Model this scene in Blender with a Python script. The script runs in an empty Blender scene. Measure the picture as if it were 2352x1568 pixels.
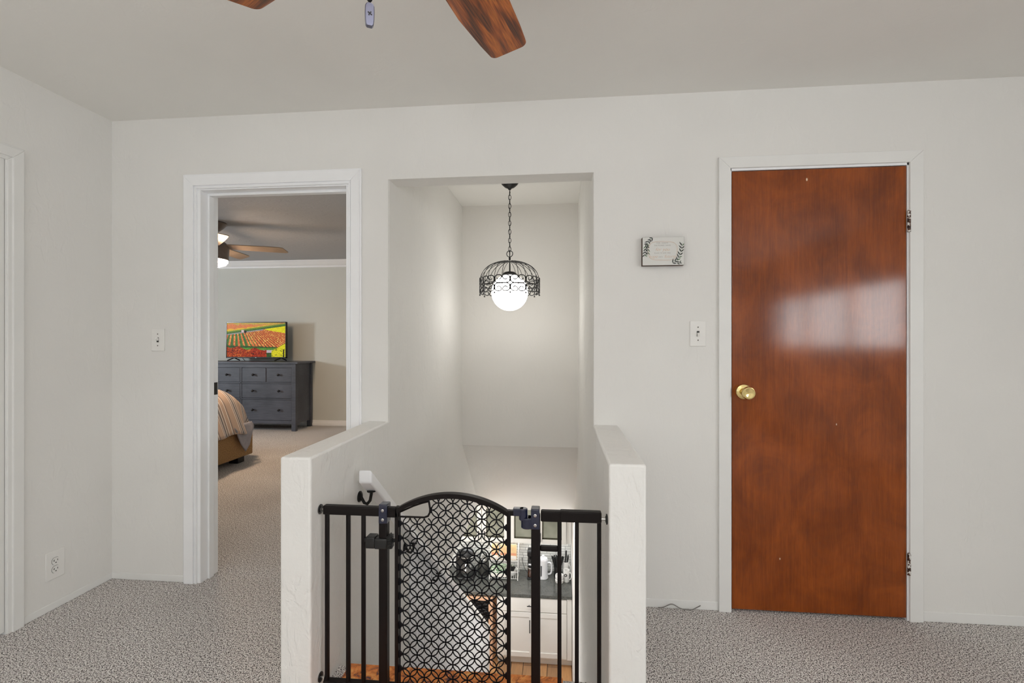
import bpy, bmesh, math, random
from mathutils import Vector, Matrix
from mathutils.geometry import tessellate_polygon
random.seed(7)
PI = math.pi
scn = bpy.context.scene
COL = scn.collection

# ------------------------------------------------------------------ mesh builder
class MB:
    def __init__(s):
        s.v = []; s.f = []
    def add(s, vs, fs):
        o = len(s.v); s.v += [Vector(p) for p in vs]; s.f += [[i + o for i in q] for q in fs]
        return s
    def box(s, x0, x1, y0, y1, z0, z1):
        return s.add([(x0,y0,z0),(x1,y0,z0),(x1,y1,z0),(x0,y1,z0),(x0,y0,z1),(x1,y0,z1),(x1,y1,z1),(x0,y1,z1)],
                     [(0,3,2,1),(4,5,6,7),(0,1,5,4),(1,2,6,5),(2,3,7,6),(3,0,4,7)])
    def prism(s, poly, axis, a0, a1):
        # poly: 2-D outline; axis 0: (y,z) extruded along x, 1: (x,z) along y, 2: (x,y) along z
        def P(p, a):
            return (a,p[0],p[1]) if axis == 0 else (p[0],a,p[1]) if axis == 1 else (p[0],p[1],a)
        n = len(poly)
        tris = tessellate_polygon([[Vector((p[0],p[1],0)) for p in poly]])
        fs = [tuple(t) for t in tris] + [tuple(i + n for i in t[::-1]) for t in tris]
        fs += [(i,(i+1)%n,(i+1)%n+n,i+n) for i in range(n)]
        return s.add([P(p,a0) for p in poly] + [P(p,a1) for p in poly], fs)
    def tube(s, path, r, seg=8, closed=False, flat=None):
        path = [Vector(p) for p in path]; n = len(path)
        rs = r if isinstance(r, (list, tuple)) else [r]*n
        vs = []; fs = []
        prev = None
        for i, p in enumerate(path):
            if closed: t = path[(i+1)%n] - path[i-1]
            else: t = path[min(i+1,n-1)] - path[max(i-1,0)]
            t.normalize()
            if prev is None:
                up = Vector((0,0,1)) if abs(t.z) < .9 else Vector((0,1,0))
                a = t.cross(up).normalized()
            else:
                a = (prev - t*prev.dot(t))
                a = a.normalized() if a.length > 1e-6 else t.orthogonal().normalized()
            prev = a; b = t.cross(a)
            for k in range(seg):
                th = 2*PI*k/seg
                vs.append(p + a*(rs[i]*math.cos(th)) + b*(rs[i]*math.sin(th)))
        m = n if closed else n-1
        for i in range(m):
            j = (i+1)%n
            for k in range(seg):
                fs.append((i*seg+k, i*seg+(k+1)%seg, j*seg+(k+1)%seg, j*seg+k))
        if not closed:
            fs.append(tuple(range(seg))[::-1]); fs.append(tuple((n-1)*seg+k for k in range(seg)))
        return s.add(vs, fs)
    def cyl(s, p0, p1, r0, r1=None, seg=20):
        return s.tube([p0,p1], [r0, r0 if r1 is None else r1], seg)
    def lathe(s, prof, c, seg=32, axis=2, sign=1):
        # prof: (radius, height along axis)
        vs = []; fs = []
        for r, h in prof:
            for k in range(seg):
                th = 2*PI*k/seg; a = r*math.cos(th); b = r*math.sin(th); h_ = h*sign
                p = (a,b,h_) if axis == 2 else (a,h_,b) if axis == 1 else (h_,a,b)
                vs.append((c[0]+p[0], c[1]+p[1], c[2]+p[2]))
        n = len(prof)
        for i in range(n-1):
            for k in range(seg):
                fs.append((i*seg+k, i*seg+(k+1)%seg, (i+1)*seg+(k+1)%seg, (i+1)*seg+k))
        fs.append(tuple(range(seg))[::-1]); fs.append(tuple((n-1)*seg+k for k in range(seg)))
        return s.add(vs, fs)
    def ball(s, c, r, seg=16, sz=1):
        n = seg//2
        return s.lathe([(max(r*math.sin(PI*i/n),1e-4), -r*sz*math.cos(PI*i/n)) for i in range(n+1)], c, seg)
    def torus(s, c, R, r, nrm=(0,1,0), seg=28, ts=8, sy=1):
        nrm = Vector(nrm).normalized(); a = Vector((0,0,1)) if abs(nrm.z) < .9 else Vector((1,0,0))
        b = nrm.cross(a)
        return s.tube([Vector(c)+a*(R*sy*math.cos(2*PI*k/seg))+b*(R*math.sin(2*PI*k/seg)) for k in range(seg)], r, ts, True)
    def rot(s, ang, axis, piv):
        M = Matrix.Translation(Vector(piv)) @ Matrix.Rotation(ang, 4, axis) @ Matrix.Translation(-Vector(piv))
        s.v = [M @ p for p in s.v]; return s
    def move(s, d):
        s.v = [p + Vector(d) for p in s.v]; return s
    def join(s, o):
        return s.add(o.v, o.f)

ORG = {}
def obj(name, mb, mat, parent=None, bevel=0, smooth=35, label=None, seg=2, recalc=True):
    org = ORG[parent.name] if parent else Vector((0,0,0))
    me = bpy.data.meshes.new(name)
    bm = bmesh.new()
    vs = [bm.verts.new(p - org) for p in mb.v]
    for q in mb.f:
        try: bm.faces.new([vs[i] for i in q])
        except ValueError: pass
    if recalc: bmesh.ops.recalc_face_normals(bm, faces=bm.faces)
    for f in bm.faces: f.smooth = True
    bm.to_mesh(me); bm.free()
    me.set_sharp_from_angle(angle=math.radians(smooth))
    me.materials.append(mat)
    o = bpy.data.objects.new(name, me); COL.objects.link(o)
    if parent: o.parent = parent
    ORG[o.name] = org
    if bevel:
        b = o.modifiers.new('bevel','BEVEL'); b.width = bevel; b.segments = seg; b.limit_method = 'ANGLE'; b.angle_limit = math.radians(40)
    if label: o['label'] = label
    return o
def tag(o, label, cat, group=None, kind=None):
    o['label'] = label; o['category'] = cat
    if group: o['group'] = group
    if kind: o['kind'] = kind
    return o
def thing(name, label, cat, loc, group=None, kind=None):
    o = bpy.data.objects.new(name, None); COL.objects.link(o); o.location = loc
    o.empty_display_size = .05
    ORG[o.name] = Vector(loc)
    return tag(o, label, cat, group, kind)
def struct(name, mb, mat, label, cat, bevel=0, seg=2):
    return tag(obj(name, mb, mat, None, bevel, seg=seg), label, cat, None, 'structure')
def copy_tree(o, loc, label=None):
    c = o.copy(); COL.objects.link(c); c.location = loc
    if label: c['label'] = label
    for ch in o.children:
        d = ch.copy(); COL.objects.link(d); d.parent = c
        for g in ch.children:
            e = g.copy(); COL.objects.link(e); e.parent = d
    return c

# ------------------------------------------------------------------ materials
def L(r, g, b):
    f = lambda x: (x/255/12.92) if x/255 <= .04045 else ((x/255+.055)/1.055)**2.4
    return (f(r), f(g), f(b), 1)
class NT:
    def __init__(s, name):
        s.m = bpy.data.materials.new(name); s.m.use_nodes = True
        s.t = s.m.node_tree; s.n = s.t.nodes; s.l = s.t.links
        s.b = s.n['Principled BSDF']
    def node(s, typ, **kw):
        n = s.n.new(typ)
        for k, v in kw.items():
            if k in n.inputs: n.inputs[k].default_value = v
            else: setattr(n, k, v)
        return n
    def link(s, a, b): s.l.new(a, b)
    def coords(s, world=False, scale=(1,1,1), rot=(0,0,0)):
        if world: src = s.node('ShaderNodeNewGeometry').outputs['Position']
        else: src = s.node('ShaderNodeTexCoord').outputs['Object']
        mp = s.node('ShaderNodeMapping'); mp.inputs['Scale'].default_value = scale; mp.inputs['Rotation'].default_value = rot
        s.link(src, mp.inputs['Vector']); return mp.outputs['Vector']
    def noise(s, vec, scale, detail=3, rough=.5, dist=0):
        n = s.node('ShaderNodeTexNoise', Scale=scale, Detail=detail, Roughness=rough, Distortion=dist)
        s.link(vec, n.inputs['Vector']); return n.outputs['Fac']
    def ramp(s, fac, stops, interp='LINEAR'):
        r = s.node('ShaderNodeValToRGB'); e = r.color_ramp; e.interpolation = interp
        while len(e.elements) < len(stops): e.elements.new(.5)
        for i, (p, c) in enumerate(stops):
            e.elements[i].position = p; e.elements[i].color = c
        s.link(fac, r.inputs['Fac']); return r.outputs['Color']
    def mix(s, fac, a, b, typ='MIX'):
        m = s.node('ShaderNodeMix', data_type='RGBA', blend_type=typ)
        for i, x in ((0,fac),(6,a),(7,b)):
            if isinstance(x, (int,float,tuple)): m.inputs[i].default_value = x
            else: s.link(x, m.inputs[i])
        return m.outputs[2]
    def math(s, op, a, b=0):
        m = s.node('ShaderNodeMath', operation=op)
        for i, x in ((0,a),(1,b)):
            if isinstance(x, (int,float)): m.inputs[i].default_value = x
            else: s.link(x, m.inputs[i])
        return m.outputs[0]
    def bump(s, h, strength, dist, prev=None):
        b = s.node('ShaderNodeBump', Strength=strength, Distance=dist); s.link(h, b.inputs['Height'])
        if prev: s.link(prev, b.inputs['Normal'])
        s.link(b.outputs['Normal'], s.b.inputs['Normal']); return b.outputs['Normal']
def pset(N, col=None, rough=.5, metal=0, coat=0, coat_r=.1, spec=.5, emit=None, es=0, trans=0):
    b = N.b.inputs
    if col is not None:
        if isinstance(col, tuple): b['Base Color'].default_value = col
        else: N.link(col, b['Base Color'])
    b['Roughness'].default_value = rough; b['Metallic'].default_value = metal
    b['Coat Weight'].default_value = coat; b['Coat Roughness'].default_value = coat_r
    b['Specular IOR Level'].default_value = spec; b['Transmission Weight'].default_value = trans
    if emit: b['Emission Color'].default_value = emit; b['Emission Strength'].default_value = es
    return N.m
def plain(name, rgb, rough=.5, metal=0, var=.06, nscale=30, bump=0, bscale=200, **kw):
    N = NT(name); v = N.coords()
    c = L(*rgb); n = N.noise(v, nscale, 3)
    lo = tuple(x*(1-var) for x in c[:3])+(1,); hi = tuple(min(1,x*(1+var)) for x in c[:3])+(1,)
    col = N.ramp(n, [(.3,lo),(.7,hi)])
    if bump: N.bump(N.noise(v, bscale, 3), bump, .002)
    return pset(N, col, rough, metal, **kw)
def plaster(name, rgb, amount, dist=.006, rough=.75):
    N = NT(name); v = N.coords(True, (1,1,1)); v2 = N.coords(True, (1,1,.45), (.5,.6,.4))
    big = N.noise(v, 2.2, 2)
    c = L(*rgb)
    col = N.ramp(big, [(.3,tuple(x*.97 for x in c[:3])+(1,)),(.7,c)])
    n1 = N.noise(v2, 16, 4, .55, .6)
    ridge = N.ramp(n1, [(.46,(0,0,0,1)),(.54,(1,1,1,1))])
    n2 = N.noise(v, 55, 3, .6)
    n3 = N.noise(v, 5, 2)
    mask = N.ramp(n3, [(.4,(.12,.12,.12,1)),(.68,(1,1,1,1))])
    h = N.math('ADD', N.math('MULTIPLY', N.math('MULTIPLY', ridge, mask), .55), N.math('MULTIPLY', n2, .35))
    N.bump(h, amount, dist)
    return pset(N, col, rough, spec=.3)

M = {}
M['wall'] = plaster('wall_plaster', (227,226,223), .24)
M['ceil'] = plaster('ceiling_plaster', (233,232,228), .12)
M['half'] = plaster('rough_plaster', (229,228,225), .55, .008)
M['stairwall'] = plaster('stairwell_plaster', (228,226,222), .2)
M['bedwall'] = plaster('bedroom_paint', (205,207,202), .08)
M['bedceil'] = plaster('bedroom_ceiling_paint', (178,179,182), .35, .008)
M['trim'] = plain('white_gloss_paint', (240,241,243), .35, 0, .015, 8)
M['trimwarm'] = plain('wall_coloured_trim_paint', (228,228,226), .4, 0, .015, 8)
def carpet():
    N = NT('grey_carpet'); v = N.coords(True)
    n1 = N.noise(v, 235, 2, .55); n2 = N.noise(v, 95, 3, .6); n3 = N.noise(v, 1.6, 3)
    sp = N.ramp(N.math('ADD', N.math('MULTIPLY', n1, .75), N.math('MULTIPLY', n2, .25)),
                [(.40,L(46,42,40)),(.46,L(140,133,130)),(.51,L(226,220,217)),(.58,L(255,253,250))])
    big = N.ramp(n3, [(.3,(.86,.85,.845,1)),(.7,(1,1,1,1))])
    col = N.mix(1, sp, big, 'MULTIPLY')
    N.bump(N.math('ADD', n1, N.math('MULTIPLY', n2, .7)), .6, .010)
    return pset(N, col, .95, spec=.1)
M['carpet'] = carpet()
def reddoor():
    N = NT('red_brown_stained_veneer'); v = N.coords(False, (30,30,1.1)); w = N.coords(False, (2,2,1.4)); q = N.coords()
    g = N.noise(v, 3.2, 5, .6, .35); b = N.noise(w, 2.4, 4, .6, .8); fine = N.noise(N.coords(False,(160,160,5)), 4, 2)
    c1 = N.ramp(g, [(.28,L(98,40,5)),(.5,L(128,59,10)),(.72,L(150,74,17))])
    c2 = N.ramp(b, [(.3,L(94,38,4)),(.68,L(158,78,20))])
    col = N.mix(.6, c1, c2); col = N.mix(.09, col, N.ramp(fine, [(.4,L(70,28,8)),(.62,L(185,100,50))]))
    # nicks and scratches through the stain
    vo = N.node('ShaderNodeTexVoronoi', Scale=7.0, Randomness=1.0)
    N.link(N.coords(False,(1,1,.55)), vo.inputs['Vector'])
    nick = N.ramp(vo.outputs['Distance'], [(.0,(1,1,1,1)),(.024,(1,1,1,1)),(.03,(0,0,0,1))])
    gate = N.ramp(N.noise(q, 4.1, 1), [(.54,(0,0,0,1)),(.58,(1,1,1,1))])
    col = N.mix(N.mix(1, nick, gate, 'MULTIPLY'), col, L(226,196,160))
    h = N.math('ADD', N.math('MULTIPLY', N.noise(N.coords(False,(9,9,2.2)), 3, 4, .6), 1.2), N.math('MULTIPLY', fine, .12))
    N.bump(h, .22, .006)
    return pset(N, col, .42, coat=1, coat_r=.11, spec=0)
M['reddoor'] = reddoor()
def bladewood():
    N = NT('striped_blade_wood'); v = N.coords(False, (1.6,15,9))
    g = N.noise(v, 1.15, 4, .6, .5); f = N.noise(N.coords(False,(5,150,90)), 2, 3)
    col = N.ramp(g, [(.33,L(30,14,9)),(.42,L(74,32,12)),(.47,L(150,74,22)),(.53,L(206,116,40)),(.58,L(150,72,22)),(.66,L(52,24,12))])
    col = N.mix(.3, col, N.ramp(f, [(.35,L(30,14,8)),(.65,L(200,110,45))]))
    return pset(N, col, .35, coat=.3)
M['blade'] = bladewood()
M['bronze'] = plain('dark_bronze_metal', (46,36,30), .35, .8)
M['gate'] = plain('dark_brown_gate_metal', (22,17,16), .45, .0, spec=.18)
M['lattice'] = plain('black_lattice_steel', (13,14,19), .45, 0, spec=.2)
M['navy'] = plain('navy_black_plastic', (22,27,52), .22, 0, .1, 20, coat=.4)
M['blackpl'] = plain('black_plastic', (24,24,24), .4)
M['blackmet'] = plain('black_wrought_iron', (20,19,19), .45, .3)
M['steel'] = plain('steel', (196,194,190), .25, 1)
M['brass'] = plain('polished_brass', (226,204,142), .1, 1, .03)
def hinge():
    N = NT('paint_chipped_hinge_metal'); v = N.coords()
    col = N.ramp(N.noise(v, 75, 2), [(.40,L(40,24,18)),(.5,L(86,52,36)),(.545,L(86,52,36)),(.56,L(226,224,220))])
    return pset(N, col, .45, .2)
M['hinge'] = hinge()
M['chromeblue'] = plain('silver_fob_metal', (120,122,140), .3, .85)
M['plate'] = plain('white_plastic_plate', (230,229,226), .35, 0, .01)
M['slot'] = plain('dark_slot', (36,34,32), .6)
M['globe'] = plain('glowing_opal_glass', (255,252,245), .3, 0, 0, emit=(1,.97,.92,1), es=14)
M['kitglobe'] = plain('lit_fan_globe', (255,250,240), .3, 0, 0, emit=(1,.97,.93,1), es=5)
M['fanlamp'] = plain('glowing_lamp_glass', (255,240,215), .3, 0, 0, emit=(1,.72,.48,1), es=165)
M['fangrey'] = plain('brown_grey_fan_laminate', (150,134,120), .4, 0, .06, 10)
M['fanbody'] = plain('brushed_bronze_fan_body', (112,100,94), .4, .4)
def dresser():
    N = NT('black_stained_pine'); v = N.coords(False, (2,30,30))
    g = N.noise(v, 3, 4, .6, .3); b = N.noise(N.coords(), 3, 2)
    col = N.mix(.35, N.ramp(g, [(.3,L(50,53,62)),(.7,L(80,84,96))]), N.ramp(b, [(.3,L(48,51,60)),(.75,L(100,105,118))]))
    return pset(N, col, .42, spec=.5)
M['dresser'] = dresser()
M['tvblack'] = plain('black_gloss_bezel', (12,12,13), .25)
M['burlap'] = plain('tan_linen_upholstery', (150,116,78), .9, 0, .28, 90, bump=.5, bscale=160)
def duvet():
    N = NT('striped_duvet_cotton')
    tc = N.node('ShaderNodeTexCoord').outputs['UV']; sx = N.node('ShaderNodeSeparateXYZ'); N.link(tc, sx.inputs[0])
    y = sx.outputs['Y']
    T, G, W, D = L(190,166,150), L(128,122,122), L(240,234,228), L(150,134,126)
    ph = N.math('FRACT', N.math('MULTIPLY', y, 4.6))
    st = [(0,T),(.20,W),(.23,D),(.30,W),(.33,G),(.46,W),(.49,D),(.60,W),(.63,T),(.80,W),(.83,D),(.9,T)]
    col = N.ramp(ph, st, 'CONSTANT')
    return pset(N, col, .85, spec=.2)
M['duvet'] = duvet()
M['duvetgrey'] = plain('grey_duvet_lining', (150,148,156), .85, 0, .1, 18)
def rug():
    N = NT('rust_patterned_rug'); v = N.coords(True)
    a = N.noise(v, 26, 4, .6, 1.2); b = N.noise(v, 9, 3, .5, .6); f = N.noise(v, 240, 2)
    col = N.ramp(a, [(.36,L(104,84,88)),(.43,L(196,116,70)),(.54,L(240,156,92)),(.68,L(252,190,120))])
    col = N.mix(N.ramp(b, [(.48,(0,0,0,1)),(.62,(.75,.75,.75,1))]), col, L(236,146,84))
    N.bump(f, .6, .006)
    return pset(N, col, .95, spec=.1)
M['rug'] = rug()
def tiles():
    N = NT('grey_subway_tile'); v = N.coords(True, (1,1,1), (PI/2,0,0))
    sp = N.node('ShaderNodeSeparateXYZ'); N.link(N.node('ShaderNodeNewGeometry').outputs['Position'], sp.inputs[0])
    cb = N.node('ShaderNodeCombineXYZ'); N.link(sp.outputs['X'], cb.inputs['X']); N.link(sp.outputs['Z'], cb.inputs['Y'])
    br = N.node('ShaderNodeTexBrick', Scale=1.0); N.link(cb.outputs[0], br.inputs['Vector'])
    br.inputs['Color1'].default_value = L(232,232,228); br.inputs['Color2'].default_value = L(208,209,204)
    br.inputs['Mortar'].default_value = L(104,104,102); br.inputs['Mortar Size'].default_value = .0019; br.inputs['Mortar Smooth'].default_value = 0
    br.inputs['Brick Width'].default_value = .125; br.inputs['Row Height'].default_value = .036
    br.offset = .37; br.offset_frequency = 2; br.squash = .62; br.squash_frequency = 3
    N.bump(N.math('SUBTRACT', 1, br.outputs['Fac']), .5, .003)
    return pset(N, br.outputs['Color'], .25)
M['tiles'] = tiles()
def counter():
    N = NT('dark_grey_stone'); v = N.coords()
    n = N.noise(v, 14, 5, .7); f = N.noise(v, 120, 3)
    col = N.mix(.4, N.ramp(n, [(.3,L(58,60,58)),(.7,L(92,94,90))]), N.ramp(f, [(.35,L(40,42,40)),(.65,L(120,122,118))]))
    return pset(N, col, .22, coat=.3)
M['counter'] = counter()
def planks():
    N = NT('brown_wood_look_planks')
    sp = N.node('ShaderNodeSeparateXYZ'); N.link(N.node('ShaderNodeNewGeometry').outputs['Position'], sp.inputs[0])
    cb = N.node('ShaderNodeCombineXYZ'); N.link(sp.outputs['Y'], cb.inputs['X']); N.link(sp.outputs['X'], cb.inputs['Y'])
    br = N.node('ShaderNodeTexBrick', Scale=1.0); N.link(cb.outputs[0], br.inputs['Vector'])
    br.inputs['Color1'].default_value = L(206,164,116); br.inputs['Color2'].default_value = L(160,134,108)
    br.inputs['Mortar'].default_value = L(60,46,36); br.inputs['Mortar Size'].default_value = .004
    br.inputs['Brick Width'].default_value = .6; br.inputs['Row Height'].default_value = .15
    g = N.noise(N.coords(True, (40,3,3)), 1.4, 5, .65, .6)
    col = N.mix(.8, br.outputs['Color'], N.ramp(g, [(.3,L(104,68,38)),(.5,L(206,156,98)),(.7,L(252,220,172))]), 'MULTIPLY')
    col = N.mix(.55, col, br.outputs['Color'])
    return pset(N, col, .35)
M['planks'] = planks()
M['cab'] = plain('white_cabinet_paint', (228,227,223), .4, 0, .015, 6)
def frosted():
    N = NT('grey_green_cabinet_glass'); v = N.coords()
    col = N.ramp(N.noise(v, 5, 2), [(.3,L(150,152,138)),(.7,L(182,184,170))])
    b = pset(N, col, .15, coat=.5)
    tr = N.node('ShaderNodeBsdfTransparent', Color=(.84,.86,.78,1)); mx = N.node('ShaderNodeMixShader', Fac=.62)
    out = N.n['Material Output']
    N.link(tr.outputs[0], mx.inputs[1]); N.link(N.b.outputs[0], mx.inputs[2]); N.link(mx.outputs[0], out.inputs['Surface'])
    return b
M['frost'] = frosted()
def thin_glass(name, tint, refl):
    N = NT(name); v = N.coords()
    tr = N.node('ShaderNodeBsdfTransparent', Color=tint); gl = N.node('ShaderNodeBsdfGlossy', Roughness=.03)
    mx = N.node('ShaderNodeMixShader', Fac=refl); out = N.n['Material Output']
    N.link(tr.outputs[0], mx.inputs[1]); N.link(gl.outputs[0], mx.inputs[2]); N.link(mx.outputs[0], out.inputs['Surface'])
    return N.m
M['edgeshade'] = plain('dark_olive_edge_shade', (58,56,36), .5, 0, .5, 40)  # colour of the shade line painted along the cabinet glass
M['glass'] = thin_glass('clear_window_glass', (.97,.98,.98,1), .05)
M['carafe'] = thin_glass('clear_carafe_glass', (.75,.78,.78,1), .2)
M['coffee'] = plain('brown_coffee', (112,52,20), .2, 0, .4, 25, coat=.5)
M['whitecer'] = plain('white_ceramic', (236,236,234), .2, 0, .01)
M['whiteplast'] = plain('white_plastic', (226,228,232), .3, 0, .02)
M['whitewire'] = plain('white_wire', (224,224,222), .35)
M['peach'] = plain('pale_orange_wood', (206,166,136), .5, 0, .16, 14)
M['tanbag'] = plain('tan_paper_bag', (222,190,142), .7, 0, .08, 20)
M['orangebag'] = plain('orange_bag', (214,150,116), .7)
M['paper'] = plain('white_paper', (232,228,220), .7, 0, .02)
def leafprint():
    N = NT('green_leaf_print'); v = N.coords()
    col = N.ramp(N.noise(v, 70, 3, .6), [(.42,L(60,110,64)),(.5,L(110,160,104)),(.54,L(226,230,222))])
    return pset(N, col, .6)
M['leafgreen'] = leafprint()
M['red'] = plain('red_orange_tin', (196,74,44), .5)
M['emblem'] = plain('dark_printed_emblem', (70,70,72), .5)
M['woodedge'] = plain('dark_wood_edge', (84,62,48), .6, 0, .25, 40)
M['signface'] = plain('sign_white_print', (214,214,210), .55, 0, .01)
M['gold'] = plain('gold_ink', (206,164,124), .6)
M['greyink'] = plain('grey_ink', (150,148,144), .6)
M['leafdark'] = plain('dark_green_leaf_ink', (34,42,38), .6, 0, .4, 60)
M['leafmid'] = plain('mid_green_leaf_ink', (92,116,86), .6, 0, .3, 60)
M['cable'] = plain('grey_cable', (120,116,112), .5)
M['stone'] = plain('outdoor_ground', (120,120,110), .9)

# ------------------------------------------------------------------ setting: shell
YB, YB2 = 2.30, 2.42        # back wall faces
XL, XR, YF = -2.33, 3.2, -3.5
CZ, SZ, BZ = 2.39, 2.41, 2.44
SL, SR = -.837, .158        # stairwell inner faces
DX0, DX1, DZ = -1.846, -1.038, 2.03      # bedroom doorway
RX0, RX1, RZ = .779, 1.54, 2.035         # red door opening
b = MB()
def wallX(b, x0, x1, z0=0, z1=CZ): b.box(x0, x1, YB, YB2, z0, z1)
wallX(b, XL-.1, DX0); wallX(b, DX0, DX1, DZ); wallX(b, DX1, -.945); wallX(b, -.945, SL-.004); wallX(b, SL-.004, SR+.004, 2.037)
wallX(b, SR+.004, .27); wallX(b, .27, RX0); wallX(b, RX0, RX1, RZ); wallX(b, RX1, XR+.1)
struct('wall_back', b, M['wall'], 'warm white plastered wall with doorway, stair opening and red door', 'wall')
b = MB(); LD0, LD1, LDZ = 1.05, 1.815, 2.02
b.box(XL-.1, XL, YF-.1, LD0, 0, CZ).box(XL-.1, XL, LD0, LD1, LDZ, CZ).box(XL-.1, XL, LD1, YB2, 0, CZ)
struct('wall_left', b, M['wall'], 'left side wall carrying the white door and outlet', 'wall')
b = MB(); W0, W1, WZ0, WZ1 = -3.1, -.2, 1.14, 1.88
b.box(XR, XR+.12, YF-.1, W0, 0, CZ).box(XR, XR+.12, W1, YB2, 0, CZ).box(XR, XR+.12, W0, W1, 0, WZ0).box(XR, XR+.12, W0, W1, WZ1, CZ)
struct('wall_right', b, M['wall'], 'right side wall with the wide window', 'wall')
b = MB(); F0, F1, FZ0, FZ1 = -1.7, 1.5, .85, 2.05
b.box(XL, F0, YF-.12, YF, 0, CZ).box(F1, XR, YF-.12, YF, 0, CZ).box(F0, F1, YF-.12, YF, 0, FZ0).box(F0, F1, YF-.12, YF, FZ1, CZ)
struct('wall_front', b, M['wall'], 'wall behind the viewer with an added window', 'wall')
b = MB().box(XL-.1, XR+.12, YF-.12, YB2, CZ, CZ+.15)
struct('ceiling', b, M['ceil'], 'off white textured ceiling of the landing', 'ceiling')
b = MB()
b.box(XL-.1, XR+.12, YF-.12, 1.765, -.26, 0).box(XL-.1, -.86, 1.765, 2.36, -.26, 0).box(.19, XR+.12, 1.765, 2.36, -.26, 0)
b.box(-7.0, -.94, 2.36, 6.85, -.26, 0)
struct('floor', b, M['carpet'], 'speckled grey brown carpet of landing and bedroom', 'floor')
# stairwell walls with their rough half-wall ends
prof = [(1.552,-.26),(1.552,.844),(YB+.003,.844),(YB+.003,SZ),(4.22,SZ),(4.22,.25),(5.06,-.5),(5.06,-.46),(3.63,-.46),(3.63,-.61),(5.62,-2.13),(5.62,-2.8),(1.72,-2.8),(1.72,-.26)]
prof = [(1.552,-.26),(1.552,.844),(YB+.003,.844),(YB+.003,SZ),(4.25,SZ),(4.25,.35),(5.04,-.46),(3.63,-.46),(3.63,-.61),(5.62,-2.13),(5.62,-2.8),(1.72,-2.8),(1.72,-.26)]
struct('wall_stair_left', MB().prism(prof, 0, -.947, SL), M['half'], 'rough plastered half wall left of the gate, running down the stairs', 'wall', .008, 3)
prof = [(1.566,-.26),(1.566,.844),(YB+.003,.844),(YB+.003,SZ),(4.25,SZ),(6.75,SZ),(6.75,-2.8),(1.72,-2.8),(1.72,-.26)]
struct('wall_stair_right', MB().prism(prof, 0, SR, .276), M['half'], 'rough plastered half wall right of the gate, running down the stairs', 'wall', .008, 3)
b = MB().box(SL, SR, 4.1, 4.24, .345, SZ)
struct('wall_stair_back', b, M['stairwall'], 'plain wall at the far side behind the pendant lamp', 'wall')
b = MB().prism([(4.105,.347),(4.24,.347),(5.08,-.44),(5.08,-.52),(5.03,-.52)], 0, SL, SR)
struct('ceiling_stair_slope', b, M['stairwall'], 'sloping underside above the lower stairs', 'ceiling')
struct('ceiling_stairwell', MB().box(-.95, .28, YB, 4.3, SZ, SZ+.1), M['ceil'], 'small ceiling over the stairwell with the pendant', 'ceiling')
b = MB(); n = 14; rise = 2.8/n; run = .268
for i in range(1, n):
    y0 = 1.765 + (i-1)*run
    b.box(SL+.001, SR-.001, y0, y0+run+.02, -i*rise-.16, -i*rise)
struct('stairs', b, M['carpet'], 'carpeted stair flight going down behind the gate', 'stairs', .01)
# beaded boarding under the sloping cap
b = MB(); y = 2.62
while y < 5.6:
    w = .058; z1 = -.61 - .764*(y-3.63) - .03
    z2 = -.61 - .764*(y+w-3.63) - .03
    za, zb = min(z1,.05), min(z2,.05)
    b.prism([(y+.004,-2.79),(y+w-.004,-2.79),(y+w-.004,zb),(y+.004,za)], 0, SL-.001, SL+.009)
    b.cyl((SL+.006,y+w-.016,-2.79),(SL+.006,y+w-.016,zb-.01), .011, seg=10)
    y += w
struct('trim_boarding', b, M['trim'], 'white beaded boarding on the wall below the stair rail', 'panelling', .003)
b = MB().prism([(3.60,-.60),(3.60,-.567),(5.66,-2.14),(5.66,-2.173)], 0, -.965, SL+.03)
struct('trim_stair_cap', b, M['cab'], 'sloping pale cap board on the lower stair half wall', 'cap', .004)
# kitchen shell downstairs
struct('floor_kitchen', MB().box(-3.2, SR, 2.4, 6.75, -2.9, -2.8), M['planks'], 'wood look plank floor of the kitchen downstairs', 'floor')
struct('ceiling_kitchen', MB().box(-3.2, -.947, 2.4, 6.75, -.46, -.27).box(-.947, SR, 5.05, 6.75, -.5, -.27), M['wall'], 'kitchen ceiling seen past the stairs', 'ceiling')
struct('wall_kitchen_back', MB().box(-3.2, SR, 6.62, 6.75, -2.8, -.46), M['wall'], 'back wall of the kitchen behind the cabinets', 'wall')
struct('wall_kitchen_left', MB().box(-3.3, -3.2, 2.4, 6.75, -2.8, -.27), M['wall'], 'left wall of the kitchen', 'wall')
struct('wall_kitchen_front', MB().box(-3.2, -.947, 2.3, 2.4, -2.8, -.27), M['wall'], 'near wall of the kitchen', 'wall')
struct('trim_backsplash', MB().box(-2.4, .152, 6.606, 6.62, -1.89, -1.385), M['tiles'], 'grey subway tile backsplash with dark joints', 'backsplash')
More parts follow.
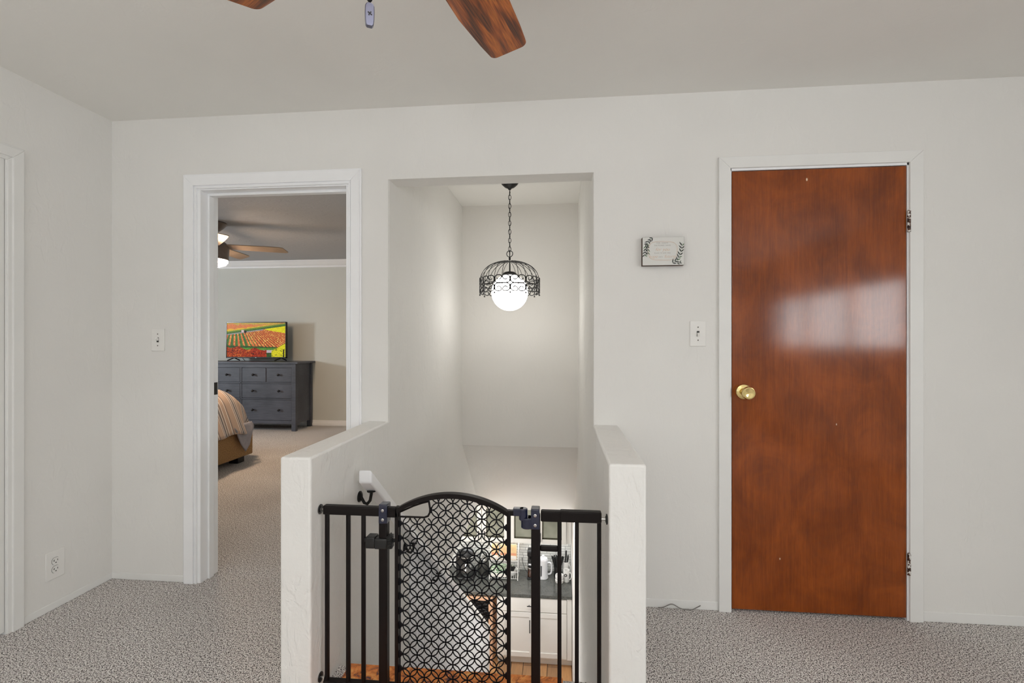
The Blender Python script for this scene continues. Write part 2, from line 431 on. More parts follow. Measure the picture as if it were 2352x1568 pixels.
# bedroom shell
struct('wall_bedroom_back', MB().box(-7.0, -.95, 6.8, 6.9, 0, BZ), M['bedwall'], 'pale grey bedroom wall behind the television', 'wall')
b = MB().box(-7.1, -7.0, 2.42, 3.0, 0, BZ).box(-7.1, -7.0, 4.2, 6.9, 0, BZ).box(-7.1,-7.0,3.0,4.2,0,1.0).box(-7.1,-7.0,3.0,4.2,2.1,BZ)
struct('wall_bedroom_left', b, M['bedwall'], 'left bedroom wall with a window', 'wall')
struct('wall_bedroom_right', MB().box(-1.06, -.95, YB2, 6.8, 0, BZ), M['bedwall'], 'right bedroom wall', 'wall')
struct('wall_bedroom_front', MB().box(-7.0, DX0, YB2-.02, YB2+.0005, 0, BZ).box(DX0, DX1, YB2-.02, YB2+.0005, DZ, BZ).box(DX1,-.95,YB2-.02,YB2+.0005,0,BZ), M['bedwall'], 'bedroom side of the doorway wall', 'wall')
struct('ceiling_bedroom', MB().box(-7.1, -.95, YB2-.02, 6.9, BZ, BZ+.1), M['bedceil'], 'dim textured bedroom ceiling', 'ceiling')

# ------------------------------------------------------------------ trim, doors, windows
def casing(name, x0, x1, z1, y, w, wr, mat, label, th=.018, step=True, dirn=-1):
    b = MB()
    layers = [(0, w-.001, th*.55), (w*.12, w*.80, th), (w*.86, w, th*.8)] if step else [(0, w, th)]
    k = wr/w; zt = z1+w; xo = x0-w; xr = x1+wr
    for a, c, t in layers:     # measured from the outer edge inwards, mitred at the corners
        b.prism([(xo+a,0),(xo+c,0),(xo+c,zt-c),(xo+a,zt-a)], 1, y-t, y)
        b.prism([(xr-a*k,0),(xr-c*k,0),(xr-c*k,zt-c),(xr-a*k,zt-a)], 1, y-t, y)
        b.prism([(xo+a,zt-a),(xr-a*k,zt-a),(xr-c*k,zt-c),(xo+c,zt-c)], 1, y-t, y)
    return struct(name, b, mat, label, 'door frame', .002)
casing('trim_1', DX0, DX1, 2.018, YB, .076, .064, M['trim'], 'bright white moulded casing around the bedroom doorway')
b = MB()
for (xa, xb) in ((DX0-.001, DX0+.016),(DX1-.016, DX1+.001)):
    b.box(xa, xb, YB-.004, YB2+.004, 0, 2.012)
b.box(DX0, DX1, YB-.004, YB2+.004, 2.012, 2.032)
b.box(DX0+.016, DX0+.027, YB+.045, YB+.08, 0, 1.998).box(DX1-.027, DX1-.016, YB+.045, YB+.08, 0, 1.998).box(DX0+.016, DX1-.016, YB+.045, YB+.08, 1.998, 2.012)
j = struct('trim_2', b, M['trim'], 'white jamb lining the bedroom doorway', 'door jamb', .0015)
b = MB().box(DX0+.016, DX0+.0185, YB+.083, YB+.117, .955, 1.02)
obj('strike_plate', b, M['slot'], j, label='dark metal strike plate')
casing('trim_3', RX0, RX1, 2.03, YB, .052, .056, M['trimwarm'], 'plain off white casing around the red brown door', .016, False)
b = MB().box(RX0-.002, RX0+.006, YB-.006, YB2, 0, RZ).box(RX1-.006, RX1+.002, YB-.006, YB2, 0, RZ).box(RX0,RX1,YB-.006,YB2,2.02,RZ)
b.box(RX0, RX1, YB2-.01, YB2+.02, 0, RZ)
struct('trim_4', b, M['trim'], 'white jamb strip around the red brown door', 'door jamb')
# red door
DY = YB-.004
d = tag(obj('door_1', MB().box(RX0+.009, RX1-.008, DY, DY+.036, .012, 2.017), M['reddoor'], None, .002), 'glossy red brown flush door with brass knob', 'door', None, 'structure')
kx, kz = .838, 1.008
k = obj('door_knob', MB().lathe([(.013,.0),(.013,.022),(.016,.028),(.024,.036),(.0285,.048),(.0285,.056),(.026,.062),(.021,.0625),(.012,.0605),(.001,.0595)], (kx,DY-.008,kz), 40, 1, -1), M['brass'], d, label='polished brass round knob')
obj('rosette', MB().lathe([(.036,0),(.036,.003),(.033,.008),(.02,.012),(.0135,.013)], (kx,DY,kz), 40, 1, -1), M['brass'], k)
for hz in (1.768, .252):
    b = MB().cyl((RX1-.003,DY-.009,hz-.045),(RX1-.003,DY-.009,hz+.045), .0065, seg=12)
    for q in range(5):
        b.torus((RX1-.003,DY-.009,hz-.045+.0225*q), .0066, .0008, (0,0,1), 14, 5)
    b.box(RX1-.003, RX1+.009, DY-.004, DY-.001, hz-.045, hz+.045).ball((RX1-.003,DY-.009,hz+.048), .005, 10)
    obj('hinge', b, M['hinge'], d, label='paint-chipped brown hinge')
b = MB().torus((RX0-.0005,YB-.008,1.005), .026, .0025, (0,1,0), 24, 6, 1)
b.v = [Vector((RX0-.001+(p.x-RX0)*.18, p.y, p.z)) for p in b.v]
obj('latch_guard', b, M['steel'], d)
# left white door
tag(obj('door_2', MB().box(XL-.03, XL+.002, LD0+.004, LD1-.006, .012, LDZ-.008), M['trimwarm'], None, .003), 'white flush door at the left edge of the view', 'door', None, 'structure')
b = MB()
for a, c, t in [(0,.066,.009),(.008,.05,.016)]:
    zt = LDZ+.052; yo = LD1+.066; yi = LD0-.066
    b.prism([(yo-a,0),(yo-c,0),(yo-c,zt-c),(yo-a,zt-a)], 0, XL, XL+t)
    b.prism([(yi+a,0),(yi+c,0),(yi+c,zt-c),(yi+a,zt-a)], 0, XL, XL+t)
    b.prism([(yi+a,zt-a),(yo-a,zt-a),(yo-c,zt-c),(yi+c,zt-c)], 0, XL, XL+t)
b.box(XL-.1, XL+.005, LD1-.004, LD1+.002, 0, LDZ)
struct('trim_5', b, M['trimwarm'], 'off white casing around the left white door', 'door frame', .002)
# baseboards
struct('baseboard_left', MB().box(XL, XL+.005, LD1+.066, YB, 0, .034), M['trimwarm'], 'thin painted baseboard under the outlet', 'baseboard', .003)
struct('baseboard_back', MB().box(XL, DX0-.076, YB-.005, YB, 0, .034).box(.276, RX0-.052, YB-.005, YB, 0, .04).box(RX1+.056, XR, YB-.005, YB, 0, .045), M['trimwarm'], 'thin painted baseboard along the back wall', 'baseboard', .003)
struct('baseboard_bedroom', MB().box(-6.99, -1.06, 6.786, 6.8, 0, .085).box(-6.99,-1.06,6.78,6.8,.01,.05), M['trim'], 'white baseboard below the television wall', 'baseboard', .003)
cr = [(6.8,BZ),(6.70,BZ),(6.70,BZ-.012),(6.715,BZ-.018),(6.735,BZ-.045),(6.765,BZ-.07),(6.785,BZ-.075),(6.785,BZ-.095),(6.8,BZ-.1)]
struct('trim_6', MB().prism(cr, 0, -6.99, -1.06), M['trim'], 'white crown moulding at the top of the bedroom wall', 'moulding')
# windows (outside the frame; their daylight lights the rooms)
def window(name, axis, c, a0, a1, z0, z1, nm, label):
    b = MB(); g = MB(); w = .05
    def bx(m, p0, p1, q0, q1, d0, d1):
        if axis == 0: m.box(c+d0, c+d1, p0, p1, q0, q1)
        else: m.box(p0, p1, c+d0, c+d1, q0, q1)
    bx(b,a0,a1,z0,z0+w,-.04,.04); bx(b,a0,a1,z1-w,z1,-.04,.04); bx(b,a0,a0+w,z0,z1,-.04,.04); bx(b,a1-w,a1,z0,z1,-.04,.04)
    for i in range(1, nm):
        m = a0+(a1-a0)*i/nm; bx(b,m-w/2,m+w/2,z0,z1,-.03,.03)
    bx(g,a0+.01,a1-.01,z0+.01,z1-.01,-.003,.003)
    o = struct(name, b, M['trim'], label, 'window'); obj('pane', g, M['glass'], o)
window('window_1', 0, XR+.06, W0, W1, WZ0, WZ1, 3, 'wide white framed window in the right wall')
window('window_2', 1, YF-.06, F0, F1, FZ0, FZ1, 3, 'added white framed window behind the viewer')  # unseen window, added for overall light
window('window_3', 0, -7.05, 3.0, 4.2, 1.0, 2.1, 1, 'bedroom window in the left wall')

# ------------------------------------------------------------------ outlet and switches
t = thing('outlet', 'white duplex electrical outlet low on the left wall', 'outlet', (XL, 2.012, .204))
obj('cover_plate', MB().box(XL, XL+.005, 1.970, 2.054, .141, .27), M['plate'], t, .002)
for z in (.2225, .184):
    o = [(2.012+.0165*math.cos(a), z+.0155*max(-.86,min(.86,math.sin(a)))/.86) for a in [2*PI*i/28 for i in range(28)]]
    r = obj('receptacle', MB().prism(o, 0, XL+.005, XL+.0075), M['plate'], t, .0006)
    obj('slot', MB().box(XL+.007, XL+.008, 2.0035, 2.0055, z-.001, z+.008).box(XL+.007, XL+.008, 1.9995, 2.004, z+.0025, z+.0045).box(XL+.007, XL+.008, 2.018, 2.0202, z-.001, z+.007)
        .cyl((XL+.007,2.012,z-.0075),(XL+.008,2.012,z-.0075), .0027, seg=10), M['slot'], r, label='dark slots')
    obj('outline', MB().tube([(XL+.0052,p[0],p[1]) for p in o], .0009, 5, True), M['slot'], r)
def switch(x, z, label, up):
    t = thing('light_switch', label, 'light switch', (x, YB, z))
    p = obj('cover_plate', MB().box(x-.036, x+.036, YB-.0055, YB, z-.058, z+.058), M['plate'], t, .002)
    s = obj('toggle', MB().box(x-.0048, x+.0048, YB-.019, YB-.004, z-.006, z+.006).rot(.55*up, 'X', (x,YB-.004,z)), M['plate'], t, .001)
    obj('slot', MB().box(x-.006, x+.006, YB-.0060, YB-.0050, z-.0125, z+.0125), M['slot'], t, label='dark slot around the toggle')
    for q in (.03, -.03):
        obj('screw', MB().lathe([(.0032,0),(.0032,.0008),(.002,.0014),(.0005,.0015)], (x,YB-.0055,z+q), 12, 1, -1), M['cable'], t)
switch(-2.066, 1.247, 'white toggle switch left of the bedroom doorway', -1)
switch(.637, 1.274, 'white toggle switch between the sign and the red brown door', 1)

# ------------------------------------------------------------------ wall sign
SX0, SX1, SZ0, SZ1, SY = .381, .568, 1.588, 1.718, YB-.032
t = thing('wall_sign', 'small white sign with leaf print and gold script on the wall', 'sign', ((SX0+SX1)/2, YB, SZ0))
obj('wood_block', MB().box(SX0, SX1, SY, YB-.001, SZ0, SZ1), M['woodedge'], t, .001)
obj('printed_face', MB().box(SX0+.0008, SX1-.0008, SY-.001, SY+.001, SZ0+.0008, SZ1-.0008), M['signface'], t)
cxs, czs = (SX0+SX1)/2, (SZ0+SZ1)/2
def text_mesh(body, size, x, z, y, shear=0, bold=0, sp=1):
    cu = bpy.data.curves.new('lettering_curve', 'FONT'); cu.body = body; cu.size = size; cu.shear = shear
    cu.align_x = 'CENTER'; cu.align_y = 'CENTER'; cu.extrude = .0002; cu.offset = bold; cu.space_character = sp
    o = bpy.data.objects.new('lettering_curve', cu); COL.objects.link(o)
    dg = bpy.context.evaluated_depsgraph_get(); me = bpy.data.meshes.new_from_object(o.evaluated_get(dg))
    m = MB(); m.add([(x+p.co.x, y-p.co.z, z+p.co.y) for p in me.vertices], [tuple(q.vertices) for q in me.polygons])
    bpy.data.objects.remove(o); bpy.data.curves.remove(cu); bpy.data.meshes.remove(me)
    return m
ty = SY-.0012
for body, sz_, x_, z_ in (('FOR I KNOW',.0075,cxs-.004,czs+.037),('THE PLANS I HAVE',.0075,cxs-.004,czs+.026),('PLANS TO GIVE YOU',.0065,cxs-.004,czs-.009),('and a',.007,cxs-.0115,czs-.026)):
    obj('lettering', text_mesh(body, sz_, x_, z_, ty, 0, 0, 1.2), M['greyink'], t, label='small grey lettering')
for body, sz_, x_, z_ in (('for you',.0215,cxs-.004,czs+.0075),('hope',.019,cxs-.045,czs-.025),('future',.020,cxs+.028,czs-.025)):
    obj('script_lettering', text_mesh(body, sz_, x_, z_, ty, .4, -.0004), M['gold'], t, label='gold script lettering')
fr = MB()
for dx, dz, ph in ((.062,.046,.2),(.066,.043,.6)):
    pts = [(cxs-.002+dx*(abs(math.cos(a+.0))**.75)*(1 if math.cos(a)>0 else -1), SY-.0012, czs+.001+dz*(abs(math.sin(a))**.62)*(1 if math.sin(a)>0 else -1)+.002*math.sin(3*a+ph)) for a in [2*PI*i/72 for i in range(72)]]
    fr.tube(pts, .0003, 4, True)
obj('gold_outline', fr, M['gold'], t)
def leaf(m, x, z, ang, ln, w):
    n = 6; pts = []
    for i in range(n+1):
        u = i/n; pts.append((u*ln, w*math.sin(PI*u**.8)))
    pts += [(p[0], -p[1]) for p in pts[-2:0:-1]]
    c, s = math.cos(ang), math.sin(ang)
    pp = [(x+p[0]*c-p[1]*s, z+p[0]*s+p[1]*c) for p in pts]
    pp = [(min(max(p[0],SX0+.001),SX1-.001), min(max(p[1],SZ0+.001),SZ1-.001)) for p in pp]
    m.prism(pp, 1, SY-.0016, SY-.0008)
ld, lm = MB(), MB()
def branch(path, sz, flip=1):
    for i in range(len(path)-1):
        (xa, za), (xb, zb) = path[i], path[i+1]
        a = math.atan2(zb-za, xb-xa)
        for q in range(2):
            u = q/2; x = xa+(xb-xa)*u; z = za+(zb-za)*u
            for sgn in (1,-1):
                tgt = ld if random.random() < .72 else lm
                leaf(tgt, x, z, a + sgn*random.uniform(.55,.9), sz*random.uniform(.85,1.25), sz*.14)
        (ld if i%2 else lm).tube([(xa,SY-.0012,za),(xb,SY-.0012,zb)], .0004, 4)
sprays = [(([(SX0+.046,SZ1-.004),(SX0+.028,SZ1-.018),(SX0+.016,SZ1-.040),(SX0+.012,SZ1-.066),(SX0+.010,SZ1-.092)], .017),
           ([(SX0+.018,SZ1-.03),(SX0+.026,SZ1-.055),(SX0+.022,SZ1-.085)], .014), 'dark leaf spray printed at the upper left'),
          (([(SX1-.052,SZ0+.010),(SX1-.032,SZ0+.022),(SX1-.018,SZ0+.046),(SX1-.010,SZ0+.075),(SX1-.010,SZ0+.102)], .018),
           ([(SX1-.03,SZ0+.006),(SX1-.012,SZ0+.014)], .014), 'dark leaf spray printed at the lower right')]
for b1, b2, lab in sprays:
    ld, lm = MB(), MB(); branch(*b1); branch(*b2)
    sp_ = obj('leaf_spray', ld, M['leafdark'], t, label=lab); obj('pale_leaves', lm, M['leafmid'], sp_)

# ------------------------------------------------------------------ cable on the carpet
pts = []
for i in range(25):
    u = i/24; x = .455+.19*u
    z = .006 + .022*math.exp(-((u-.32)/.16)**2) + .02*max(0,u-.8)/.2
    pts.append((x, YB-.016-.006*math.sin(u*3), z))
tag(obj('cable', MB().tube(pts, .0022, 6), M['cable']), 'thin grey cable lying along the baseboard left of the red brown door', 'cable')

# ------------------------------------------------------------------ landing ceiling fan
hub = Vector((-.331, .93, 0)); BZL = 2.19
t = thing('ceiling_fan', 'ceiling fan with striped dark wood blades at the top of the view', 'ceiling fan', (hub.x, hub.y, CZ))
obj('canopy', MB().lathe([(.085,CZ),(.085,CZ-.02),(.06,CZ-.05),(.02,CZ-.06),(.02,CZ-.1)], (hub.x,hub.y,0), 32), M['bronze'], t)
obj('motor_housing', MB().lathe([(.03,2.30),(.10,2.285),(.115,2.25),(.115,2.20),(.09,2.165),(.05,2.15),(.045,2.10),(.001,2.095)], (hub.x,hub.y,0), 36), M['bronze'], t)
for kf in range(5):
    ang = math.radians(75.3 + 72*kf + (1.8 if kf == 1 else 0))
    # outline in blade space: x along, y across
    out = [(.17,-.052),(.30,-.072),(.44,-.0775),(.58,-.069),(.645,-.0625)]
    for q in range(7):
        a = -PI/2 + (PI/2)*q/6; out.append((.645+.022*math.cos(a), -.0405+.022*math.sin(a)))
    for q in range(7):
        a = (PI/2)*q/6; out.append((.645+.022*math.cos(a)-.004, .0405+.022*math.sin(a)))
    out += [(.58,.069),(.44,.0775),(.30,.072),(.17,.052)]
    blm = MB().prism(out, 2, -.003, .003).rot(math.radians(-13), 'X', (0,0,0))
    bl = obj('blade', blm, M['blade'], None, .0012)
    bl.parent = t; bl.location = (0,0,BZL-CZ); bl.rotation_euler = (0,0,ang); ORG[bl.name] = Vector((0,0,0))
    arm = MB().prism([(.09,-.016),(.16,-.022),(.24,-.03),(.26,0),(.24,.03),(.16,.022),(.09,.016)], 2, .004, .009).rot(math.radians(-13), 'X', (0,0,0))
    ar = obj('blade_arm', arm, M['bronze'], bl)
obj('light_globe', MB().ball((hub.x,hub.y,2.05), .065, 24), M['kitglobe'], t, label='glowing glass globe under the fan')
# pull chain with metal fob
c0 = Vector((-.378,.93,0))
t2 = obj('pull_chain', MB().tube([(c0.x,c0.y,1.925),(c0.x,c0.y,2.13)], .0012, 6).ball((c0.x,c0.y,1.923), .006, 12, 1.5), M['blackmet'], t)
fo = MB(); prof2 = []
for zz, w in ((1.865,.0055),(1.868,.0075),(1.88,.0088),(1.895,.0092),(1.905,.0088),(1.909,.0068),(1.911,.0045)):
    prof2.append((zz, w))
poly = [(c0.x+w, z) for z, w in prof2] + [(c0.x-w, z) for z, w in prof2[::-1]]
fo.prism(poly, 1, c0.y-.005, c0.y+.005).rot(.5, 'Z', (c0.x,c0.y,0))
obj('fob', fo, M['chromeblue'], t2, .0018, label='silver pull fob with a fan symbol')
sy = MB()
for q in range(4):
    a = q*PI/2 + .5
    m = MB().prism([(0,-.0006),(.0028,-.0016),(.0048,-.0008),(.0044,.0012),(.002,.0008)], 1, -.0004, .0004)
    m.rot(a, 'Y', (0,0,0)); sy.join(m)
sy.move((c0.x, c0.y-.0053, 1.889)).rot(.5, 'Z', (c0.x,c0.y,0))
obj('fan_symbol', sy, M['slot'], t2, label='dark raised fan symbol')

# ------------------------------------------------------------------ pendant lamp in the stairwell
PX, PY = -.362, 3.5
t = thing('pendant_lamp', 'black wrought iron cage pendant with glowing globe over the stairs', 'lamp', (PX, PY, SZ))
obj('canopy', MB().lathe([(.066,SZ),(.066,SZ-.008),(.058,SZ-.022),(.036,SZ-.042),(.014,SZ-.052),(.008,SZ-.062),(.001,SZ-.063)], (PX,PY,0), 36), M['blackmet'], t)
ch = MB(); z = SZ-.066; i = 0
while z > 1.925:
    nrm = (0,1,0) if i % 2 else (.97,.26,0)
    nv = Vector(nrm); a = Vector((0,0,1)); bb = nv.cross(a)
    pts = []
    for q in range(16):
        th = 2*PI*q/16; pts.append(Vector((PX,PY,z-.019)) + a*(.019*math.cos(th)) + bb*(.0095*math.sin(th)))
    ch.tube(pts, .0021, 6, True); z -= .0315; i += 1
ch.tube([(PX+.004*math.sin(k*1.7),PY+.004*math.cos(k*1.7),SZ-.06-.0215*k) for k in range(23)], .0016, 6)
ch.torus((PX,PY,1.881), .023, .0028, (.2,1,0), 28, 7)
obj('chain', ch, M['blackmet'], t)
st = MB().lathe([(.002,1.905),(.004,1.90),(.003,1.86),(.007,1.852),(.007,1.838),(.003,1.834),(.0045,1.825),(.0045,1.755),(.012,1.752),(.034,1.748),(.05,1.738),(.053,1.728),(.05,1.722),(.001,1.722)], (PX,PY,0), 28)
obj('stem', st, M['blackmet'], t)
obj('globe', MB().ball((PX,PY,1.598), .133, 48), M['globe'], t, label='glowing white globe')
CR = .217; ztop = 1.826
def cageR(z):       # dome profile
    u = (z-1.672)/(ztop-1.672)
    return CR if u <= 0 else CR*max(0,(1-u**2.3))**(1/2.3)
ribs = 24
for k in range(ribs):
    th = 2*PI*k/ribs + .12
    pts = []
    for q in range(13):
        u = q/12; a = u*PI/2
        pts.append((CR*math.sin(a)**.85, 1.672+(ztop-1.672)*math.cos(a)**.9))
    pts[0] = (.004, ztop)
    pts.append((CR, 1.585 if k % 2 == 0 else 1.63))
    mm = MB().tube([(PX+r*math.cos(th), PY+r*math.sin(th), zz) for r, zz in pts], .0021, 6)
    if k % 2 == 0: mm.ball((PX+CR*math.cos(th), PY+CR*math.sin(th), 1.579), .0062, 10)
    else: mm.ball((PX+CR*math.cos(th), PY+CR*math.sin(th), 1.643), .005, 8)
    obj('cage_rib', mm, M['blackmet'], t)
def scroll_half(sx, up):
    # from the centre curl round the outside of one loop and back to the centre line; s in units of half width, z in row heights
    P = []
    for q in range(9):      # inner hook
        a = math.radians(200 - q*27); P.append((.47+.17*math.cos(a)*1.0, .52-.16+.16*math.sin(a)*-1))
    P = [(.62,.60),(.60,.50),(.50,.42),(.36,.42),(.22,.50),(.12,.62),(.05,.78),(.12,.92),(.28,1.0),(.55,1.0),(.78,.94),(.92,.78),(.96,.5),(.92,.22),(.78,.06),(.55,0),(.25,0),(0,0)]
    return [(sx*a, (b if up else 1-b)) for a, b in P]
half = PI*CR/12
for k in range(12):
    th0 = 2*PI*(k+.5)/12 + .12
    mm = MB()
    for up, z0 in ((True,1.646),(False,1.590)):
        for sx in (1,-1):
            pts = []
            for s_, h_ in scroll_half(sx, up):
                th = th0 + s_*half/CR
                pts.append((PX+(CR+.001)*math.cos(th), PY+(CR+.001)*math.sin(th), z0+h_*.054))
            mm.tube(pts, .0034, 6)
    obj('scroll', mm, M['blackmet'], t)

# ------------------------------------------------------------------ handrail
t = thing('handrail', 'white wooden handrail on black brackets along the left stair wall', 'handrail', (-.78, 1.8, .6))
HS = math.tan(math.radians(38.0))
y0, z0, y1 = 1.87, .698, 3.66
z1 = z0 - HS*(y1-y0)
pr = [(y0,z0+.02),(y0+.012,z0+.028),(y1,z1+.028),(y1,z1-.03),(y0+.04,z0-.066),(y0,z0-.04)]
pr = [(y0,z0+.022),(y1,z1+.022),(y1,z1-.03),(y0+.012,z0-.04),(y0,z0-.03)]
obj('rail', MB().prism(pr, 0, -.807, -.752), M['trim'], t, .007, seg=3)
def bracket(y):
    z = z0 - HS*(y-y0) - .03
    m = MB().lathe([(.023,0),(.023,.004),(.016,.009),(.008,.012),(.001,.013)], (SL,y+.02,z-.035), 20, 0)
    m.tube([(SL+.008,y+.02,z-.037),(SL+.022,y+.018,z-.06),(SL+.038,y+.012,z-.062),(SL+.052,y+.008,z-.045),(SL+.058,y+.006,z-.016),(SL+.058,y+.006,z-.004)], .0065, 10)
    m.lathe([(.018,-.006),(.018,-.001),(.006,.0)], (SL+.058,y+.006,z-.002), 16)
    obj('bracket', m, M['blackmet'], t, label='black curved bracket')
for y in (1.93, 2.52, 3.05): bracket(y)

# ------------------------------------------------------------------ safety gate
GY = 1.615
t = thing('safety_gate', 'dark metal safety gate with circle lattice panel across the stair top', 'gate', (-.34, GY, 0))
def vbar(x, z0, z1, w, dpt=None):
    dpt = dpt or w
    return MB().box(x-w/2, x+w/2, GY-dpt/2, GY+dpt/2, z0, z1)
g = M['gate']
# left fixed section
obj('top_rail', MB().box(-.821, -.612, GY-.013, GY+.013, .634, .665), g, t, .004)
obj('bottom_rail', MB().box(-.821, .138, GY-.013, GY+.013, .03, .055), g, t, .004)
for x in (-.810, -.733, -.678): obj('bar', vbar(x, .05, .64, .0145), g, t, .004)
obj('gate_post', vbar(-.604, .03, .66, .030, .03), g, t, .004)
obj('rail_end', MB().box(-.612, -.552, GY-.012, GY+.012, .632, .665), g, t, .003)
# right fixed section
obj('top_rail', MB().box(-.062, .006, GY-.013, GY+.013, .637, .672).box(.002, .138, GY-.0145, GY+.0145, .638, .674), g, t, .004)
obj('gate_post', vbar(-.079, .03, .66, .030, .03), g, t, .004)
for x in (.0, .0575, .131): obj('bar', vbar(x, .05, .65, .0135), g, t, .004)
obj('cross_bar', MB().box(-.064, -.005, GY-.011, GY+.011, .537, .553), g, t, .004)
# clamps at post heads with screws
def clamp(x0, x1, z0, z1, extra=None):
    m = MB().box(x0, x1, GY-.02, GY+.02, z0, z1)
    if extra: m.join(extra)
    c = obj('clamp', m, M['navy'], t, .003, label='navy plastic clamp with two screws')
    for zz in (z0+(z1-z0)*.22, z0+(z1-z0)*.70):
        sc = MB().lathe([(.0052,0),(.0052,.0012),(.0035,.002),(.0028,.0005),(.0005,.0005)], ((x0+x1)/2,GY-.02,zz), 14, 1, -1)
        obj('screw', sc, M['steel'], c)
clamp(-.6175, -.5875, .612, .678)
clamp(-.0945, -.0655, .612, .680, MB().cyl((-.108,GY,.612),(-.108,GY,.648), .021, seg=24).box(-.108,-.09,GY-.018,GY+.018,.612,.648))
hm = MB().box(-.155, -.118, GY-.0125, GY+.0125, .652, .677).cyl((-.121,GY-.002,.638),(-.121,GY-.002,.677), .0145, seg=20)
obj('latch_arm', hm, M['navy'], t, .003)
lk = MB().box(-.662, -.630, GY-.024, GY+.016, .527, .567).box(-.632, -.588, GY-.022, GY+.018, .525, .562)
q = obj('latch', lk, M['blackpl'], t, .004, label='black plastic safety latch')
tk = MB()
for i in range(9):
    tk.box(-.590, -.572, GY-.018, GY+.012, .527+i*.0048, .5300+i*.0048)
tk.cyl((-.581,GY-.003,.523),(-.581,GY-.003,.570), .008, seg=14).prism([(-.586,.568),(-.574,.568),(-.580,.577)], 1, GY-.008, GY+.004)
obj('latch_wheel', tk, M['blackpl'], q, .001)
obj('latch_pin', MB().box(-.674, -.658, GY-.006, GY+.006, .542, .556), M['blackpl'], q)
obj('latch_pin', MB().box(-.575,-.562,GY-.004,GY+.004,.545,.555), M['blackpl'], q)
for sx, x, xe in ((-1,-.8365,-.822),(1,.1575,.139)):
    for zz in (.649, .06):
        m = MB().cyl((x,GY,zz),(x-sx*.004,GY,zz), .017, seg=22).cyl((x-sx*.004,GY,zz),(x-sx*.006,GY,zz), .011, seg=18)
        k = obj('tension_pad', m, M['blackpl'], t, .001)
        obj('tension_bolt', MB().cyl((x-sx*.005,GY,zz),(xe,GY,zz), .0042, seg=12).cyl((xe-sx*0,GY,zz),(xe-sx*.004,GY,zz),.008,seg=8), M['steel'], k)
# swinging panel
px0, px1 = -.5575, -.170
def archz(x):
    u = (x-(px0+px1)/2)/((px1-px0)/2); c = .057; hw = (px1-px0)/2
    R = (hw*hw+c*c)/(2*c); return .655 + math.sqrt(max(R*R-(u*hw)**2,0)) - (R-c)
fr = MB()
pan = obj('swing_panel_frame', MB().box(px0-.006, px0+.006, GY-.012, GY+.012, .04, .668).box(px1-.006, px1+.006, GY-.012, GY+.012, .04, .668)
          .box(px0, px1, GY-.012, GY+.012, .04, .055).box(px1, -.150, GY-.011, GY+.011, .652, .668), g, t, .003)
xs = [px0 + (px1-px0)*i/40 for i in range(41)]
ar = [(x, archz(x)+.008) for x in xs] + [(x, archz(x)-.008) for x in xs[::-1]]
obj('arched_top', MB().prism(ar, 1, GY-.013, GY+.013), g, pan, .004)
# handle opening, upper left
ho = [(-.549,.633),(-.462,.633),(-.449,.638),(-.4425,.650),(-.4415,.662),(-.446,.690)]
obj('handle_frame', MB().tube([(p[0],GY,p[1]) for p in ho], .0035, 8).tube([(-.549,GY,.648)]+[(x,GY,archz(x)-.014) for x in (-.53,-.5,-.47,-.446)], .003, 8).box(-.551,-.547,GY-.004,GY+.004,.633,.65), g, pan)
lx0, lx1, pr_ = -.537, -.187, .35/14
def inside(x, z):
    if x < lx0-.0005 or x > lx1+.0005 or z < .055: return False
    if z > archz(x)-.006: return False
    if x < -.444 and z > .632: return False
    if x < -.4395 and z > .636 and x < -.4395: return False
    return True
lat = MB(); top0 = .609
for i in range(-1, 16):
    for j in range(-26, 6):
        if (i+j) % 2 == 0: continue
        cx_, cz_ = lx0+i*pr_, top0+j*pr_
        runp = []; N_ = 32; state = [inside(cx_+pr_*math.cos(2*PI*k/N_), cz_+pr_*math.sin(2*PI*k/N_)) for k in range(N_)]
        if all(state):
            lat.tube([(cx_+pr_*math.cos(2*PI*k/N_),GY,cz_+pr_*math.sin(2*PI*k/N_)) for k in range(N_)], 0.0021, 6, True)
        elif any(state):
            k0 = next(k for k in range(N_) if not state[k])
            for kk in range(N_+1):
                k = (k0+kk) % N_
                if state[k] and kk < N_: runp.append((cx_+pr_*math.cos(2*PI*k/N_),GY,cz_+pr_*math.sin(2*PI*k/N_)))
                else:
                    if len(runp) > 1: lat.tube(runp, 0.0021, 6)
                    runp = []
for j in range(-22, 1):           # lugs that tie the lattice to its side stiles
    if j % 2 == 0:
        z = top0+j*pr_
        if z < .08: continue
        lat.prism([(px0+.005,z-.013),(px0+.013,z-.009),(lx0,z),(px0+.013,z+.009),(px0+.005,z+.013)], 1, GY-.003, GY+.003)
        lat.prism([(px1-.005,z-.013),(px1-.011,z-.009),(lx1,z),(px1-.011,z+.009),(px1-.005,z+.013)], 1, GY-.003, GY+.003)
lat.box(px0+.009, px0+.012, GY-.002, GY+.002, .06, .632)
obj('circle_lattice', lat, M['lattice'], pan, label='black interlocking circle lattice')

# ------------------------------------------------------------------ rug at the stair top
b = MB(); nx = 40
ed = [(-.795+.805*i/nx) for i in range(nx+1)]
tag(obj('rug', MB().box(-.794, .012, 1.30, 1.768, .001, .011), M['rug'], None, .004), 'rust and brown patterned rug at the head of the stairs', 'rug')

